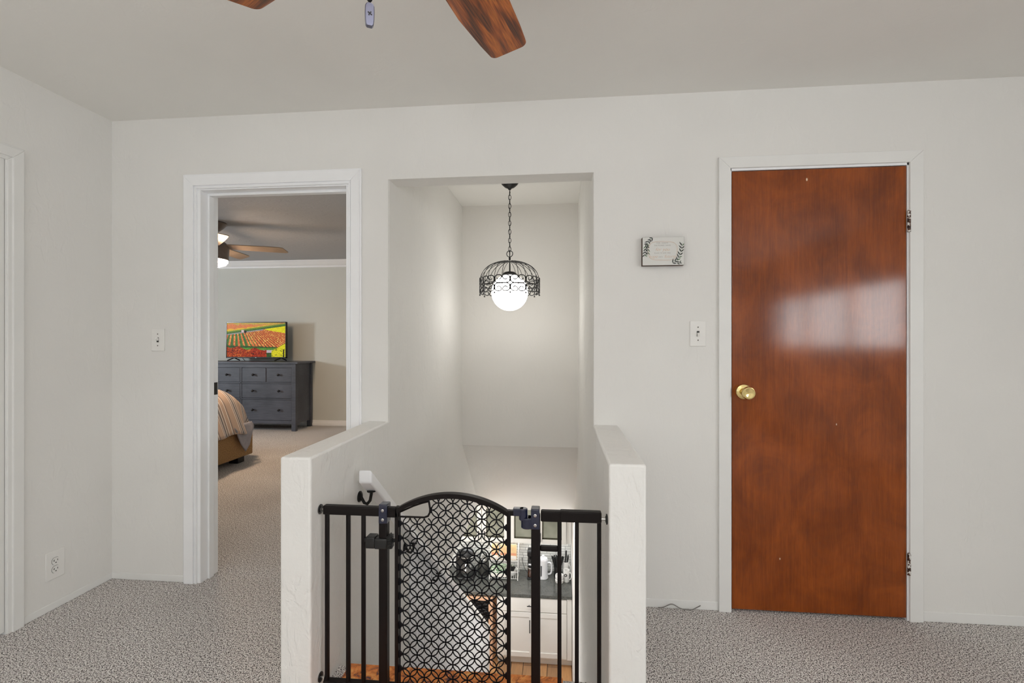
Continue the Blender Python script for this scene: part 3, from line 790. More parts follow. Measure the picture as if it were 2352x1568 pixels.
# ------------------------------------------------------------------ bedroom: dresser, television, bed, fan
DXR = -3.632; DXL = -5.255; DYF, DYB = 6.33, 6.79; m_ = M['dresser']
t = thing('dresser', 'black stained dresser of eight drawers below the television', 'dresser', ((DXL+DXR)/2, (DYF+DYB)/2, 0))
obj('top', MB().box(DXL-.03, DXR+.04, DYF-.02, DYB+.005, .935, .962), m_, t, .003)
c = MB().box(DXL+.014, DXR-.014, DYF+.018, DYB-.01, .115, .936)
obj('carcass', c, m_, t)
for x in (DXL, DXR-.062):
    for y in (DYF, DYB-.05): obj('leg', MB().box(x, x+.062, y, y+.05, 0.002, .936), m_, t, .003)
obj('face_frame', MB().box(DXL+.06, DXR-.06, DYF+.006, DYF+.03, .882, .936).box(DXL+.06, DXR-.06, DYF+.006, DYF+.03, .10, .145)
    .box(DXL+.06, DXR-.06, DYF+.008, DYF+.03, .659, .676).box(DXL+.06, DXR-.06, DYF+.008, DYF+.03, .436, .452)
    .box((DXL+DXR)/2-.011, (DXL+DXR)/2+.011, DYF+.008, DYF+.03, .14, .9)
    .box(DXR-.05, DXR-.012, DYF+.04, DYB-.04, .10, .16).box(DXL+.012, DXL+.05, DYF+.04, DYB-.04, .10, .16), m_, t, .002)
inner = (DXR-DXL-.124); xa = DXL+.062; cm = (DXL+DXR)/2
def drawer(x0, x1, z0, z1, knobs):
    d = obj('drawer', MB().box(x0+.004, x1-.004, DYF+.009, DYF+.04, z0+.003, z1-.003), m_, t, .003)
    for kx_ in knobs:
        obj('knob', MB().lathe([(.009,0),(.007,.008),(.008,.016),(.015,.022),(.018,.030),(.015,.037),(.007,.041),(.001,.042)], (kx_,DYF+.009,(z0+z1)/2+.004), 18, 1, -1), M['blackmet'], d, label='round black knob')
for half_ in (0,1):
    a = xa if half_ == 0 else cm+.011; b_ = cm-.011 if half_ == 0 else DXR-.062
    mid = (a+b_)/2
    drawer(a, mid-.008, .678, .880, [(a+mid)/2]); drawer(mid+.008, b_, .678, .880, [(mid+b_)/2])
    for z0_, z1_ in ((.454,.657),(.147,.434)):
        w = b_-a; drawer(a, b_, z0_, z1_, [a+w*.24, a+w*.76])
# television
TX0, TX1, TZ0, TZ1, TY = -4.815, -3.897, 1.006, 1.528, 6.55
t = thing('television', 'flat screen television showing a vineyard, standing on the black dresser', 'television', ((TX0+TX1)/2, TY, .962))
obj('back_shell', MB().box(TX0, TX1, TY, TY+.03, TZ0, TZ1).box(TX0+.15, TX1-.15, TY+.03, TY+.07, TZ0+.03, TZ1-.2), M['tvblack'], t, .004)
obj('bezel', MB().box(TX0, TX1, TY-.012, TY, TZ1-.012, TZ1).box(TX0, TX1, TY-.012, TY, TZ0, TZ0+.018).box(TX0, TX0+.011, TY-.012, TY, TZ0, TZ1).box(TX1-.011, TX1, TY-.012, TY, TZ0, TZ1), M['tvblack'], t, .002)
for x in (TX0+.115, TX1-.085):
    obj('stand_foot', MB().tube([(x,TY+.01,TZ0+.005),(x-.06,TY-.06,.972)], .008, 8).tube([(x,TY+.01,TZ0+.005),(x+.06,TY+.05,.972)], .008, 8), M['tvblack'], t)
obj('power_cord', MB().tube([(TX0+.2,TY+.04,TZ0+.02),(TX0+.225,TY+.06,.985),(TX0+.24,TY+.07,.966)], .004, 6), M['tvblack'], t)
obj('maker_mark', MB().box((TX0+TX1)/2-.009,(TX0+TX1)/2+.009,TY-.0128,TY-.011,TZ0+.006,TZ0+.012), M['steel'], t)
def hashn(a, b):
    v = math.sin(a*127.1+b*311.7)*43758.5453; return v-math.floor(v)
def vn(x, y):
    i, j = math.floor(x), math.floor(y); u, v = x-i, y-j; u = u*u*(3-2*u); v = v*v*(3-2*v)
    return (hashn(i,j)*(1-u)+hashn(i+1,j)*u)*(1-v)+(hashn(i,j+1)*(1-u)+hashn(i+1,j+1)*u)*v
def mixc(a, b, t_): t_ = max(0,min(1,t_)); return tuple(p+(q-p)*t_ for p, q in zip(a,b))
def vineyard(x, y):          # x 0..1 left-right, y 0..1 top-down
    n = vn(x*70, y*40); n2 = vn(x*140+9, y*80+3); n3 = vn(x*22+3, y*12+7)
    road = .30 - .20*x + .03*(1-x)              # grey track crossing the field
    if y < road-.045:
        p = y/max(road-.045,.05) + .35*(n3-.5)
        c = mixc((190,168,84),(214,122,74), (p-.12)/.2); c = mixc(c, (228,186,52), (p-.58)/.15)
        c = mixc(c, (196,176,70), (x-.42)*2.2)
        c = mixc(c, (120,90,40), .5*(n2-.5)+.1)
        if x > .7: c = mixc(c, (150,60,60), (x-.7)*2*n)
        if y > road-.08: c = mixc(c, (78,120,50), .75)
        return c
    if y < road: return mixc((74,116,52),(54,84,44), n)
    if y < road+.028 and x < .62: return (150,142,146)
    # foreground bushes
    top = .70 + .08*x + .03*math.sin(x*23) + .02*(n-.5)
    if x < .68 and y > top + (.03 if x > .22 else -.0) and y > .66:
        c = mixc((204,84,26),(120,28,16), n2*1.1); c = mixc(c, (226,150,60), max(0,n-.62)*2.2)
        if .42 < x: c = mixc(c, (150,36,20), .55)
        if n*n2 < .07: c = (46,26,18)
        return c
    if x > .76 and y > .82 - .9*(x-.76) + .03*(n-.5) and y > .60:
        return mixc((232,220,40),(168,160,24), n2*1.1-.1) if n > .2 else (110,112,28)
    if y > .88: return mixc((58,92,40),(40,60,36), n)
    if y > .80: return (182,166,172) if x > .6 else mixc((82,130,50),(60,100,42),n)
    if y > .745 - .02*(1-x): return mixc((92,150,54),(66,112,44), n)
    # yellow block at upper right
    yl = road + .03 + .52*(x-.66)
    if x > .66 and y < yl: return mixc((232,222,36),(190,176,30), n2)
    # vine rows fan out from a far point
    m = (x-.142)/(y+.315)
    a = m/.088 if m < .3 else .3/.088 + (m-.3)/.058
    r = a-math.floor(a) + .3*(n2-.5)
    gap = .58 if m < .25 else .30
    edge = .66 + .06*(x) + .04*(n-.5)
    if y > edge: return mixc((62,92,42),(38,60,34), n)
    if r < gap: return mixc((88,132,54),(50,74,38), n2) if x < .5 else mixc((112,58,32),(84,80,36), n)
    return mixc((232,140,74),(186,82,48), n2*1.2) if n > .3 else (236,176,96)
me = bpy.data.meshes.new('screen'); bm = bmesh.new(); NX, NY = 230, 130
sx0, sx1, sz0, sz1 = TX0+.011, TX1-.011, TZ0+.018, TZ1-.012
org = ORG[t.name]
cl = bm.loops.layers.float_color.new('picture')
grid = [[bm.verts.new(Vector((sx0+(sx1-sx0)*i/NX, TY-.004, sz1+(sz0-sz1)*jj/NY))-org) for i in range(NX+1)] for jj in range(NY+1)]
for jj in range(NY):
    for i in range(NX):
        f = bm.faces.new((grid[jj][i],grid[jj+1][i],grid[jj+1][i+1],grid[jj][i+1]))
        u, v = (i+.5)/NX, (jj+.5)/NY
        c = vineyard(u, v)
        # small tractor on the track
        if abs(u-.27) < .022 and abs(v-.245) < .035: c = (206,178,176)
        if (u-.315)**2+((v-.262)*.57)**2 < .0005: c = (38,30,34)
        if .955 < u < .978 and v > .78: c = (22,18,16)
        lc = L(*c)
        for lp in f.loops: lp[cl] = lc
bm.to_mesh(me); bm.free()
N = NT('television_picture'); at = N.node('ShaderNodeVertexColor', layer_name='picture')
N.link(at.outputs['Color'], N.b.inputs['Emission Color']); N.b.inputs['Emission Strength'].default_value = 1.5
pset(N, (.01,.01,.01,1), .35, spec=.06); N.b.inputs['Emission Strength'].default_value = 1.5
me.materials.append(N.m); so = bpy.data.objects.new('screen', me); COL.objects.link(so); so.parent = t
so['label'] = 'lit screen with an autumn vineyard picture'

# bed
t = thing('bed', 'bed with tan linen base and striped duvet inside the bedroom doorway', 'bed', (-4.1, 3.8, 0))
BX0, BX1, BY0, BY1 = -5.0, -3.2, 2.75, 4.76
obj('base', MB().box(BX0, BX1, BY0, BY1, .07, .37), M['burlap'], t, .015)
for x in (BX0+.05, BX1-.15):
    for y in (BY0+.05, BY1-.17): obj('leg', MB().box(x, x+.1, y, y+.1, .002, .075), M['blackmet'], t, .004)
obj('mattress', MB().box(BX0+.10, BX1-.12, BY0+.08, BY1-.12, .37, .60), M['paper'], t, .05, seg=4)
def fold(s, half, r, slope):
    a = abs(s); sg = 1 if s >= 0 else -1; flat = half-r
    if a <= flat: return s, 0
    d = a-flat; amax = math.radians(slope); arc = r*amax
    if d <= arc: return sg*(flat+r*math.sin(d/r)), r*(1-math.cos(d/r))
    e = d-arc; return sg*(flat+r*math.sin(amax)+e*math.cos(amax)), r*(1-math.cos(amax))+e*math.sin(amax)
def duvet_mesh():
    v = []; f = []; uvs = []; nu, nv = 84, 84
    for i in range(nu+1):
        s = -1.20+2.40*i/nu
        for j in range(nv+1):
            w = -1.16+2.43*j/nv
            x, dx = fold(s, .88, .26, 66); y, dy = fold(w, .92, .30, 48)
            z = .775 - (dx**4+dy**4)**.25 + .012*math.sin(w*17+s*3)+.014*math.sin(s*9+1)*math.cos(w*6) - .05*(abs(s)/1.3)**2
            lump = .018*vn(s*5+20, w*5+20)
            if abs(s) > .85: x += .016*math.sin(w*20)*(abs(s)-.85)/.4*(1 if s > 0 else -1)
            z = max(z+lump, .2)
            q_ = max(0,(abs(s)-.8)/.4)*max(0,(w-.8)/.47)
            x -= .10*q_*(1 if s > 0 else -1); y -= .26*q_
            v.append((-4.1+x, 3.78+y, z)); uvs.append((s, w + .05*(abs(s)-.7)*(abs(s) > .7)))
    for i in range(nu):
        for j in range(nv):
            a = i*(nv+1)+j; f.append((a, a+nv+1, a+nv+2, a+1))
    return v, f, uvs
v, f, uvs = duvet_mesh()
org = ORG[t.name]
me = bpy.data.meshes.new('duvet'); me.from_pydata([Vector(p)-org for p in v], [], f); ul = me.uv_layers.new(name='stripe')
for p in me.polygons:
    p.use_smooth = True
    for li in p.loop_indices: ul.data[li].uv = uvs[me.loops[li].vertex_index]
me.materials.append(M['duvet']); du = bpy.data.objects.new('duvet', me); COL.objects.link(du); du.parent = t
sm = du.modifiers.new('thick','SOLIDIFY'); sm.thickness = .02; sm.offset = -1
du['label'] = 'striped tan and grey duvet'; ORG[du.name] = org
cm_ = MB()
cp = []
for i in range(9):
    u = i/8
    for j in range(7):
        w = j/6
        x = -3.170 + .035*min(1,u*1.6) + .012*math.sin(w*9+u*2)*u; y = 4.40+.29*w
        z = .42 - u*(.06+.23*max(0,1-abs(w-.52)/.52)**1.1)
        cp.append((x, y, z))
cm_.add(cp, [(i*7+j, i*7+j+1, (i+1)*7+j+1, (i+1)*7+j) for i in range(8) for j in range(6)])
dc = obj('duvet_corner', cm_, M['duvetgrey'], t, smooth=80, label='grey lining at the hanging duvet corner')
sm = dc.modifiers.new('thick','SOLIDIFY'); sm.thickness = .012

# bedroom fan
FX, FYc = -3.50, 4.52
t = thing('ceiling_fan', 'bedroom ceiling fan with glowing light, partly behind the door jamb', 'ceiling fan', (FX, FYc, BZ))
obj('canopy', MB().lathe([(.15,BZ),(.15,BZ-.012),(.12,BZ-.05),(.08,BZ-.085),(.02,BZ-.09),(.02,BZ-.13)], (FX,FYc,0), 36), M['fanbody'], t)
obj('motor_housing', MB().lathe([(.02,2.31),(.05,2.29),(.13,2.25),(.165,2.22),(.17,2.19),(.165,2.08),(.160,2.065),(.001,2.06)], (FX,FYc,0), 40), M['fanbody'], t)
obj('light_lens', MB().lathe([(.157,2.065),(.157,2.045),(.14,2.02),(.09,2.0),(.001,1.992)], (FX,FYc,0), 40), M['fanlamp'], t, label='glowing round light lens')
for kf in range(5):
    ang = math.radians(26 + 72*kf)
    out = [(.14,-.062),(.40,-.072),(.63,-.075),(.67,-.060),(.712,.05),(.702,.07),(.63,.073),(.40,.070),(.14,.060)]
    blm = MB().prism(out, 2, -.004, .004).rot(math.radians(-11), 'X', (0,0,0))
    bl = obj('blade', blm, M['fangrey'], None, .001); bl.parent = t
    bl.location = (0,0,2.205-BZ); bl.rotation_euler = (0,0,ang)

# ------------------------------------------------------------------ kitchen downstairs
FZ = -2.8; CT = -1.89
tag(obj('worktop', MB().box(-2.3, .154, 5.955, 6.606, CT-.04, CT), M['counter'], None, .003), 'dark grey stone worktop of the kitchen downstairs', 'worktop')
cab = M['cab']
# base cabinet
t = thing('base_cabinet', 'white base cabinet with one drawer and two doors below the dark worktop', 'cabinet', (-.31, 6.28, FZ))
obj('carcass', MB().box(-.78, .154, 5.99, 6.60, FZ+.1, CT-.041).box(-.78, .154, 6.05, 6.60, FZ+.002, FZ+.1), cab, t)
obj('filler', MB().box(.094, .152, 5.972, 5.99, FZ+.11, CT-.042), cab, t, .002)
dr = obj('drawer', MB().box(-.735, .088, 5.968, 5.99, -2.112, CT-.052), cab, t, .003)
obj('handle', MB().cyl((-.40,5.94,-2.03),(-.24,5.94,-2.03), .0055, seg=10).cyl((-.375,5.94,-2.03),(-.375,5.97,-2.03), .0045, seg=8).cyl((-.265,5.94,-2.03),(-.265,5.97,-2.03), .0045, seg=8), M['blackmet'], dr, label='black bar handle')
def shaker(par, x0, x1, z0, z1, yf, hx, hz0, hz1, panel, fw=.06):
    d = obj('door', MB().box(x0,x0+fw,yf,yf+.022,z0,z1).box(x1-fw,x1,yf,yf+.022,z0,z1).box(x0+fw,x1-fw,yf,yf+.022,z0,z0+fw).box(x0+fw,x1-fw,yf,yf+.022,z1-fw,z1), cab, par, .002)
    obj('panel', MB().box(x0+fw,x1-fw,yf+.009,yf+.016,z0+fw,z1-fw), panel, d)
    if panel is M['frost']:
        obj('glass_edge_shade', MB().box(x0+fw,x0+fw+.016,yf+.004,yf+.010,z0+fw,z1-fw).box(x0+fw,x1-fw,yf+.004,yf+.010,z0+fw,z0+fw+.02), M['edgeshade'], d, label='dark olive strip of painted shade along the glass')  # strip stands in for shade at the left and bottom glass edges
    if hx is not None:
        obj('handle', MB().cyl((hx,yf-.028,hz0),(hx,yf-.028,hz1), .0055, seg=10).cyl((hx,yf-.028,hz0+.02),(hx,yf,hz0+.02), .0045, seg=8).cyl((hx,yf-.028,hz1-.02),(hx,yf,hz1-.02), .0045, seg=8), M['blackmet'], d, label='black bar handle')
    return d
shaker(t, -.735, -.312, -2.675, -2.122, 5.968, -.365, -2.36, -2.20, cab)
shaker(t, -.306, .088, -2.675, -2.122, 5.968, -.262, -2.36, -2.20, cab)
# wall cabinets
for (xs_, lab) in (([(-1.375,-1.024,-1.06),(-1.018,-.664,-.98)], 'white glass door wall cabinet above the coffee machine'),
                   ([(-.648,-.288,-.322),(-.282,.088,-.246)], 'white glass door wall cabinet above the mugs')):
    t = thing('wall_cabinet', lab, 'cabinet', ((xs_[0][0]+xs_[1][1])/2, 6.45, -1.39), 'glass door wall cabinets')
    x0, x1 = xs_[0][0], xs_[1][1]
    top = -.62
    m = MB().box(x0,x1,6.292,6.60,-1.39,-1.372).box(x0,x1,6.292,6.60,top-.018,top).box(x0,x0+.016,6.292,6.60,-1.39,top).box(x1-.016,x1,6.292,6.60,-1.39,top).box(x0,x1,6.585,6.60,-1.39,top).box(x0,x1,6.31,6.59,-1.02,-1.005)
    obj('carcass', m, cab, t)
    for a, b_, hx in xs_: shaker(t, a, b_, -1.388, top, 6.27, hx, -1.36, -1.24, M['frost'], .058)
    if x1 > 0: obj('filler', MB().box(x1+.004, .154, 6.30, 6.6, -1.39, top), cab, t)
tag(obj('red_tin', MB().lathe([(.001,0),(.045,0),(.047,.005),(.047,.115),(.043,.125),(.001,.125)], (-1.115,6.40,-1.371), 20), M['red']), 'red tin behind the cabinet glass above the coffee machine', 'tin')
tag(obj('blue_jar', MB().lathe([(.001,0),(.06,0),(.062,.01),(.05,.12),(.036,.17),(.001,.172)], (-1.235,6.42,-1.371), 20), plain('blue_grey_glaze',(70,92,104),.3)), 'blue grey jar beside the red tin behind cabinet glass', 'jar')
# coffee machine with glass carafe
cx0, cy0 = -1.225, 6.36
t = thing('coffee_machine', 'black coffee machine with clear carafe under the cabinets', 'coffee machine', (cx0, cy0, CT))
bp = M['blackpl']
obj('body', MB().box(cx0-.15, cx0+.0, cy0-.05, cy0+.13, CT+.002, CT+.30).box(cx0-.15, cx0+.105, cy0-.14, cy0+.13, CT+.002, CT+.035), bp, t, .02, seg=4)
obj('brew_head', MB().lathe([(.001,.245),(.06,.248),(.10,.26),(.108,.30),(.10,.335),(.085,.355),(.06,.37),(.001,.375)], (cx0-.01,cy0-.03,CT), 32), bp, t)
obj('chrome_band', MB().torus((cx0-.01,cy0-.03,CT+.29), .107, .006, (0,0,1), 36, 8), M['steel'], t)
ca = obj('carafe', MB().lathe([(.055,.037),(.085,.05),(.095,.09),(.088,.14),(.065,.18),(.05,.2),(.055,.215)], (cx0+.0,cy0-.05,CT), 30), M['carafe'], t, label='clear glass carafe')
obj('carafe_lid', MB().lathe([(.001,.235),(.05,.23),(.058,.215),(.056,.205),(.001,.205)], (cx0+.0,cy0-.05,CT), 26), bp, ca)
t = thing('kettle', 'dark rounded kettle between the coffee machine and the wire rack', 'kettle', (-1.022, 6.44, CT))
obj('body', MB().lathe([(.001,.002),(.07,.002),(.08,.02),(.083,.09),(.076,.15),(.055,.185),(.05,.19),(.001,.19)], (-1.022,6.44,CT), 32), plain('dark_grey_enamel',(62,62,58),.3,.3), t)
obj('lid', MB().lathe([(.052,.188),(.05,.2),(.03,.212),(.012,.216),(.012,.23),(.016,.238),(.001,.244)], (-1.022,6.44,CT), 26), M['steel'], t)
obj('handle', MB().tube([(-1.022+.055*math.cos(a), 6.44, CT+.19+.10*math.sin(a)) for a in [PI*i/12 for i in range(13)]], .009, 8), bp, t)
# wire rack and what it holds
rx0, rx1, ry0, ry1 = -.92, -.545, 6.30, 6.50
t = thing('wire_rack', 'white two tier wire rack with a wooden bar on the dark worktop', 'rack', ((rx0+rx1)/2, 6.4, CT))
fm = MB()
for x in (rx0, rx1):
    fm.tube([(x,ry0-.02,CT+.002),(x,ry1-.06,CT+.475)], .0055, 8).tube([(x,ry1+.02,CT+.002),(x,ry1-.06,CT+.475)], .0055, 8)
obj('frame', fm, M['whitewire'], t)
obj('wooden_bar', MB().cyl((rx0-.02,ry1-.06,CT+.468),(rx1+.02,ry1-.06,CT+.468), .016, seg=16), M['peach'], t)
def tier(z, ya, yb, h):
    m = MB()
    for zz in (z, z+h):
        m.tube([(rx0,ya,zz),(rx1,ya,zz),(rx1,yb,zz),(rx0,yb,zz)], .003, 6, True)
    for i in range(14):
        x = rx0+(rx1-rx0)*i/13; m.tube([(x,ya,z+h),(x,ya,z),(x,yb,z),(x,yb,z+h)], .0016, 5)
    obj('basket', m, M['whitewire'], t)
tier(CT+.02, ry0-.01, ry1+.01, .085); tier(CT+.235, ry0+.03, ry1-.02, .04)
bags = [(-.855,'tan coffee bag at the left of the rack upper tier','tanbag'),(-.735,'tan coffee bag in the middle of the rack upper tier','tanbag'),(-.615,'tan coffee bag at the right of the rack upper tier','tanbag')]
for x, lab, mm in bags:
    t = thing('coffee_bag', lab, 'bag', (x, 6.39, CT+.239), 'coffee bags on the rack upper tier')
    z = CT+.239
    m = MB().add([(x-.048,6.345,z),(x+.048,6.345,z),(x+.048,6.42,z),(x-.048,6.42,z),(x-.046,6.36,z+.15),(x+.046,6.36,z+.15),(x+.046,6.405,z+.15),(x-.046,6.405,z+.15),(x-.047,6.38,z+.195),(x+.047,6.38,z+.195),(x+.047,6.386,z+.195),(x-.047,6.386,z+.195)],
        [(0,3,2,1),(0,1,5,4),(1,2,6,5),(2,3,7,6),(3,0,4,7),(4,5,9,8),(5,6,10,9),(6,7,11,10),(7,4,8,11),(8,9,10,11)])
    obj('pouch', m, M['tanbag'], t, .003)
    def band(za, zb, mat, nm):
        ya = 6.345+.015*za/.15-.0015; yb = 6.345+.015*zb/.15-.0015
        obj(nm, MB().add([(x-.045,ya,z+za),(x+.045,ya,z+za),(x+.045,yb,z+zb),(x-.045,yb,z+zb),(x-.045,ya+.001,z+za),(x+.045,ya+.001,z+za),(x+.045,yb+.001,z+zb),(x-.045,yb+.001,z+zb)],[(0,1,2,3),(7,6,5,4),(0,4,5,1),(1,5,6,2),(2,6,7,3),(3,7,4,0)]), mat, t)
    band(.008,.055,M['paper'],'paper_label'); band(.06,.088,M['orangebag'],'orange_band')
    obj('emblem', MB().lathe([(.014,0),(.014,.001),(.001,.001)], (x,6.363,z+.128), 14, 1, -1).prism([(x-.012,z+.142),(x-.004,z+.134),(x+.004,z+.134),(x+.012,z+.142),(x,z+.15)],1,6.363,6.366), M['emblem'], t)
t = thing('pod_box', 'white box printed with green leaves in the rack lower tier', 'box', (-.80, 6.39, CT+.024))
obj('carton', MB().box(-.905,-.70,6.31,6.47,CT+.024,CT+.13), M['paper'], t, .003)
obj('green_print', MB().box(-.903,-.702,6.3085,6.3105,CT+.075,CT+.128).box(-.903,-.702,6.312,6.468,CT+.1295,CT+.1315), M['leafgreen'], t)
t = thing('snack_bowl', 'white bowl of dark and white packets at the rack lower right', 'bowl', (-.625, 6.39, CT+.024))
obj('dish', MB().lathe([(.001,0),(.03,0),(.04,.01),(.065,.06),(.07,.08),(.064,.078),(.036,.016),(.001,.012)], (-.625,6.39,CT+.024), 24), M['whitecer'], t)
for i, (mm, a) in enumerate((('blackpl',.3),('paper',-.5),('blackpl',1.0),('leafgreen',-.1))):
    obj('packet', MB().box(-.66,-.60,6.36+.012*i,6.366+.012*i,CT+.075,CT+.15).rot(a*.5,'Y',(-.63,6.38,CT+.1)), M[mm], t)
# glass coffee maker
cx, cy = -.372, 6.39
t = thing('coffee_maker', 'tall coffee maker with brown brewed coffee beside the white pitcher', 'coffee maker', (cx, cy, CT))
obj('base', MB().box(cx-.055,cx+.05,cy-.06,cy+.07,CT+.001,CT+.022), bp, t, .008)
jg = obj('glass_jug', MB().lathe([(.046,.024),(.05,.03),(.05,.13),(.046,.15)], (cx,cy-.005,CT), 28), M['carafe'], t)
obj('brewed_coffee', MB().lathe([(.001,.026),(.044,.026),(.0465,.032),(.0465,.118),(.001,.118)], (cx,cy-.005,CT), 26), M['coffee'], jg)
obj('band', MB().torus((cx,cy-.005,CT+.14), .049, .007, (0,0,1), 28, 8), M['steel'], t)
obj('filter_cone', MB().lathe([(.001,.150),(.045,.152),(.05,.19),(.048,.21),(.05,.235),(.046,.26),(.02,.275),(.001,.276)], (cx,cy-.005,CT), 28), bp, t)
obj('white_label', MB().prism([(cx-.035,CT+.187),(cx+.035,CT+.187),(cx+.035,CT+.206),(cx-.035,CT+.206)],1,cy-.058,cy-.05), M['whiteplast'], t)
obj('tower', MB().box(cx-.05,cx+.05,cy+.04,cy+.075,CT+.02,CT+.35).box(cx-.052,cx+.052,cy-.055,cy+.075,CT+.29,CT+.372), bp, t, .018, seg=4)
obj('cord', MB().tube([(cx-.05,cy+.07,CT+.02),(cx-.10,cy+.13,CT+.06),(cx-.13,cy+.18,CT+.12),(cx-.14,cy+.205,CT+.17)], .004, 6), bp, t)
# white pitcher
cx, cy = -.215, 6.40
t = thing('pitcher', 'white lidded pitcher with loop handle on the dark worktop', 'pitcher', (cx, cy, CT))
obj('body', MB().lathe([(.001,.001),(.066,.001),(.07,.01),(.066,.025),(.06,.06),(.058,.2),(.062,.225),(.06,.245),(.05,.255)], (cx,cy,CT), 32), M['whiteplast'], t)
obj('lid', MB().lathe([(.058,.25),(.054,.262),(.03,.272),(.014,.275),(.016,.295),(.010,.302),(.001,.303)], (cx,cy,CT), 28), M['whiteplast'], t)
hp = [(.056,.20),(.085,.205),(.105,.195),(.112,.17),(.112,.10),(.106,.07),(.09,.055),(.06,.05)]
obj('handle', MB().tube([(cx+a,cy,CT+z) for a, z in hp], .0115, 10), M['whiteplast'], t)
obj('level_window', MB().box(cx-.033,cx-.013,cy-.060,cy-.05,CT+.04,CT+.18), plain('smoky_window',(96,98,100),.2), t, .006, label='dark level window')
# utensil jar with black brush
cx, cy = .0, 6.30
t = thing('utensil_jar', 'white ringed jar standing in front of the black brushes', 'jar', (cx, cy, CT))
obj('jar_body', MB().lathe([(.001,.001),(.05,.001),(.056,.012),(.056,.035),(.046,.042),(.046,.05),(.055,.058),(.055,.088),(.05,.1),(.045,.1),(.045,.02),(.001,.018)], (cx,cy,CT), 30), M['whitecer'], t)
t = thing('brush_bundle', 'bundle of black bristle brushes behind the white ringed jar', 'brush', (cx, cy+.13, CT))
m = MB()
random.seed(3)
for i in range(60):
    a = random.random()*2*PI; r = .09*math.sqrt(random.random())
    m.tube([(cx-.025+r*.45*math.cos(a),cy+.13+r*.4*math.sin(a),CT+.13),(cx-.025+r*math.cos(a),cy+.13+r*.6*math.sin(a),CT+.27+.012*random.random())], .007, 5)
obj('bristles', m, bp, t)
obj('holder', MB().lathe([(.001,.001),(.045,.001),(.05,.01),(.046,.1),(.05,.145),(.04,.15),(.001,.15)], (cx-.025,cy+.13,CT), 24), bp, t)
# mugs
def mug(cx, cy, label, h, r, em):
    t = thing('mug', label, 'mug', (cx, cy, CT), 'white mugs by the kitchen wall')
    obj('cup', MB().lathe([(.001,.001),(r*.88,.001),(r*.92,.006),(r,h),(r-.004,h),(r*.86,.012),(.001,.01)], (cx,cy,CT), 30), M['whitecer'], t)
    hp = [(r*.93,h*.80),(r+.02,h*.84),(r+.036,h*.70),(r+.036,h*.45),(r+.022,h*.26),(r*.9,h*.20)]
    obj('handle', MB().tube([(cx+a*.8,cy-a*.35,CT+z) for a, z in hp], .006, 8), M['whitecer'], t)
    if em:
        obj('emblem', MB().lathe([(.021,0),(.021,.0016),(.015,.0018),(.001,.0018)], (cx-.012,cy-r*.97,CT+h*.62), 22, 1, -1), M['emblem'], t, label='round dark emblem')
        obj('emblem_mark', MB().prism([(cx-.024,CT+h*.60),(cx-.016,CT+h*.66),(cx-.006,CT+h*.70),(cx-.010,CT+h*.62),(cx-.004,CT+h*.55)],1,cy-r*.97-.003,cy-r*.97-.0016), M['whitecer'], t)
mug(.092, 6.33, 'white mug with round dark emblem at the front by the wall', .155, .040, True)
mug(.083, 6.455, 'white mug holding black handled tools behind the emblem mug', .205, .042, False)
for i, (x, ln, a, lab) in enumerate(((.074,.145,.10,'tall black tool handle standing in the rear white mug'),(.094,.085,.18,'short black tool handle leaning in the rear white mug'))):
    z = CT+.205
    t2 = obj('tool_handle', MB().tube([(x,6.452,z-.15),(x,6.452,z),(x+.004,6.452,z+ln*.5),(x+.004,6.452,z+ln)], [.004,.008,.012,.010], 10).rot(a*.5,'Y',(x,6.452,z-.1)), bp)
    tag(t2, lab, 'utensil', 'tools in the rear mug')
# wooden cart left of the base cabinet
t = thing('wooden_cart', 'pale wood framed cart with a black wire basket under the worktop', 'cart', (-1.05, 6.1, FZ))
pw = M['peach']
for x in (-1.26, -.856):
    for y in (5.97, 6.33): obj('leg', MB().box(x-.026, x+.026, y-.02, y+.02, FZ+.002, CT-.075), pw, t, .003)
obj('top_rail', MB().box(-1.286,-.83,5.95,6.35,CT-.105,CT-.062), pw, t, .003)
obj('lower_panel', MB().box(-1.235,-.88,5.965,5.985,FZ+.16,FZ+.30).box(-1.235,-.88,5.96,5.99,FZ+.30,FZ+.32), pw, t, .002)
m = MB(); random.seed(5)
for i in range(16):
    z = FZ+.34+.026*i*1.15
    m.tube([(-1.23+.35*q/8, 5.985+.012*math.sin(q*1.3+i), z+.012*math.sin(q*1.7+i*2.1)) for q in range(9)], .006, 5)
m.box(-1.235,-.88,6.03,6.05,FZ+.33,CT-.11)
obj('wire_basket', m, M['blackmet'], t, label='black woven wire basket')

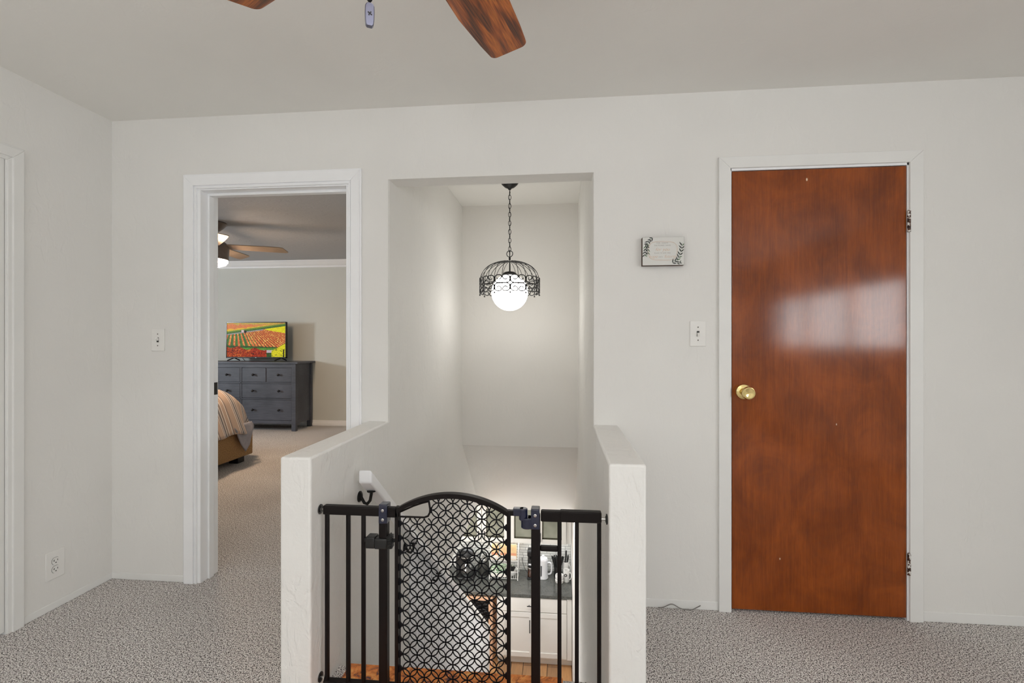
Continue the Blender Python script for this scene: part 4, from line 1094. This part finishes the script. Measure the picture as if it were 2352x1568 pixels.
# ------------------------------------------------------------------ lights
def area(name, loc, rot, sx, sy, power, col=(1,1,1)):
    l = bpy.data.lights.new(name, 'AREA'); l.shape = 'RECTANGLE'; l.size = sx; l.size_y = sy; l.energy = power; l.color = col
    o = bpy.data.objects.new(name, l); COL.objects.link(o); o.location = loc; o.rotation_euler = rot; return o
area('daylight_right', (XR+.2, (W0+W1)/2, (WZ0+WZ1)/2), (0, PI/2, 0), WZ1-WZ0, W1-W0, 94, (1,.99,.99))
area('front_window_fill', ((F0+F1)/2, YF-.2, (FZ0+FZ1)/2), (PI/2+.45, 0, 0), F1-F0, FZ1-FZ0, 10, (1,1,1))  # added fill from the unseen window, tilted up toward the ceiling
area('daylight_bedroom', (-7.2, 3.6, 1.6), (0, -PI/2, 0), 0.5, .5, 150, (.88,.94,1))
def point(name, loc, power, r, col=(1,1,1)):
    l = bpy.data.lights.new(name, 'POINT'); l.energy = power; l.shadow_soft_size = r; l.color = col
    o = bpy.data.objects.new(name, l); COL.objects.link(o); o.location = loc; return o
area('landing_fill', (.15, .0, 2.36), (0,0,0), .5, .5, 9)  # added fill without a fixture, lifts the walls by the gate
area('ceiling_fill', (-.5, -1.6, 1.5), (PI,0,0), 2.4, 2.0, 112, (1,1,1))  # upward fill added to brighten the ceiling, no lamp stands here
area('lower_stair_fill', (-.34, 5.16, -.512), (math.radians(-38),0,0), .8, .1, 40, (1,.99,.97))  # extra fill hidden by the soffit, added to lift the stair walls
area('kitchen_ceiling_light', (-1.6, 5.0, -.50), (0,0,0), 1.2, .8, 40, (1,1,1))
area('backsplash_fill', (-.6, 6.40, -1.405), (0,0,0), 1.45, .05, 5)  # invented source, added to brighten the tiles and worktop
area('kitchen_front_fill', (-2.1, 2.46, -1.3), (-PI/2,0,0), 1.4, 1.3, 80, (1,1,1))  # fill added before a windowless wall to reach the backsplash
w = bpy.data.worlds.new('sky'); scn.world = w; w.use_nodes = True
bg = w.node_tree.nodes['Background']; bg.inputs['Color'].default_value = (.75,.85,1,1); bg.inputs['Strength'].default_value = 1.2

# ------------------------------------------------------------------ camera
cam = bpy.data.cameras.new('camera'); co = bpy.data.objects.new('camera', cam); COL.objects.link(co)
cam.sensor_width = 36; cam.lens = 1105/2352*36; cam.shift_y = 2/2352; cam.clip_start = .02
co.location = (0,0,1.234); co.rotation_euler = (PI/2, 0, math.radians(5.63))
scn.camera = co
scn.view_settings.view_transform = 'Standard'; scn.view_settings.look = 'None'
scn.view_settings.gamma = 1; scn.view_settings.use_curve_mapping = False; scn.view_settings.exposure = -.56
scn.cycles.use_denoising = True
scn.cycles.max_bounces = 16; scn.cycles.diffuse_bounces = 10; scn.cycles.transparent_max_bounces = 16
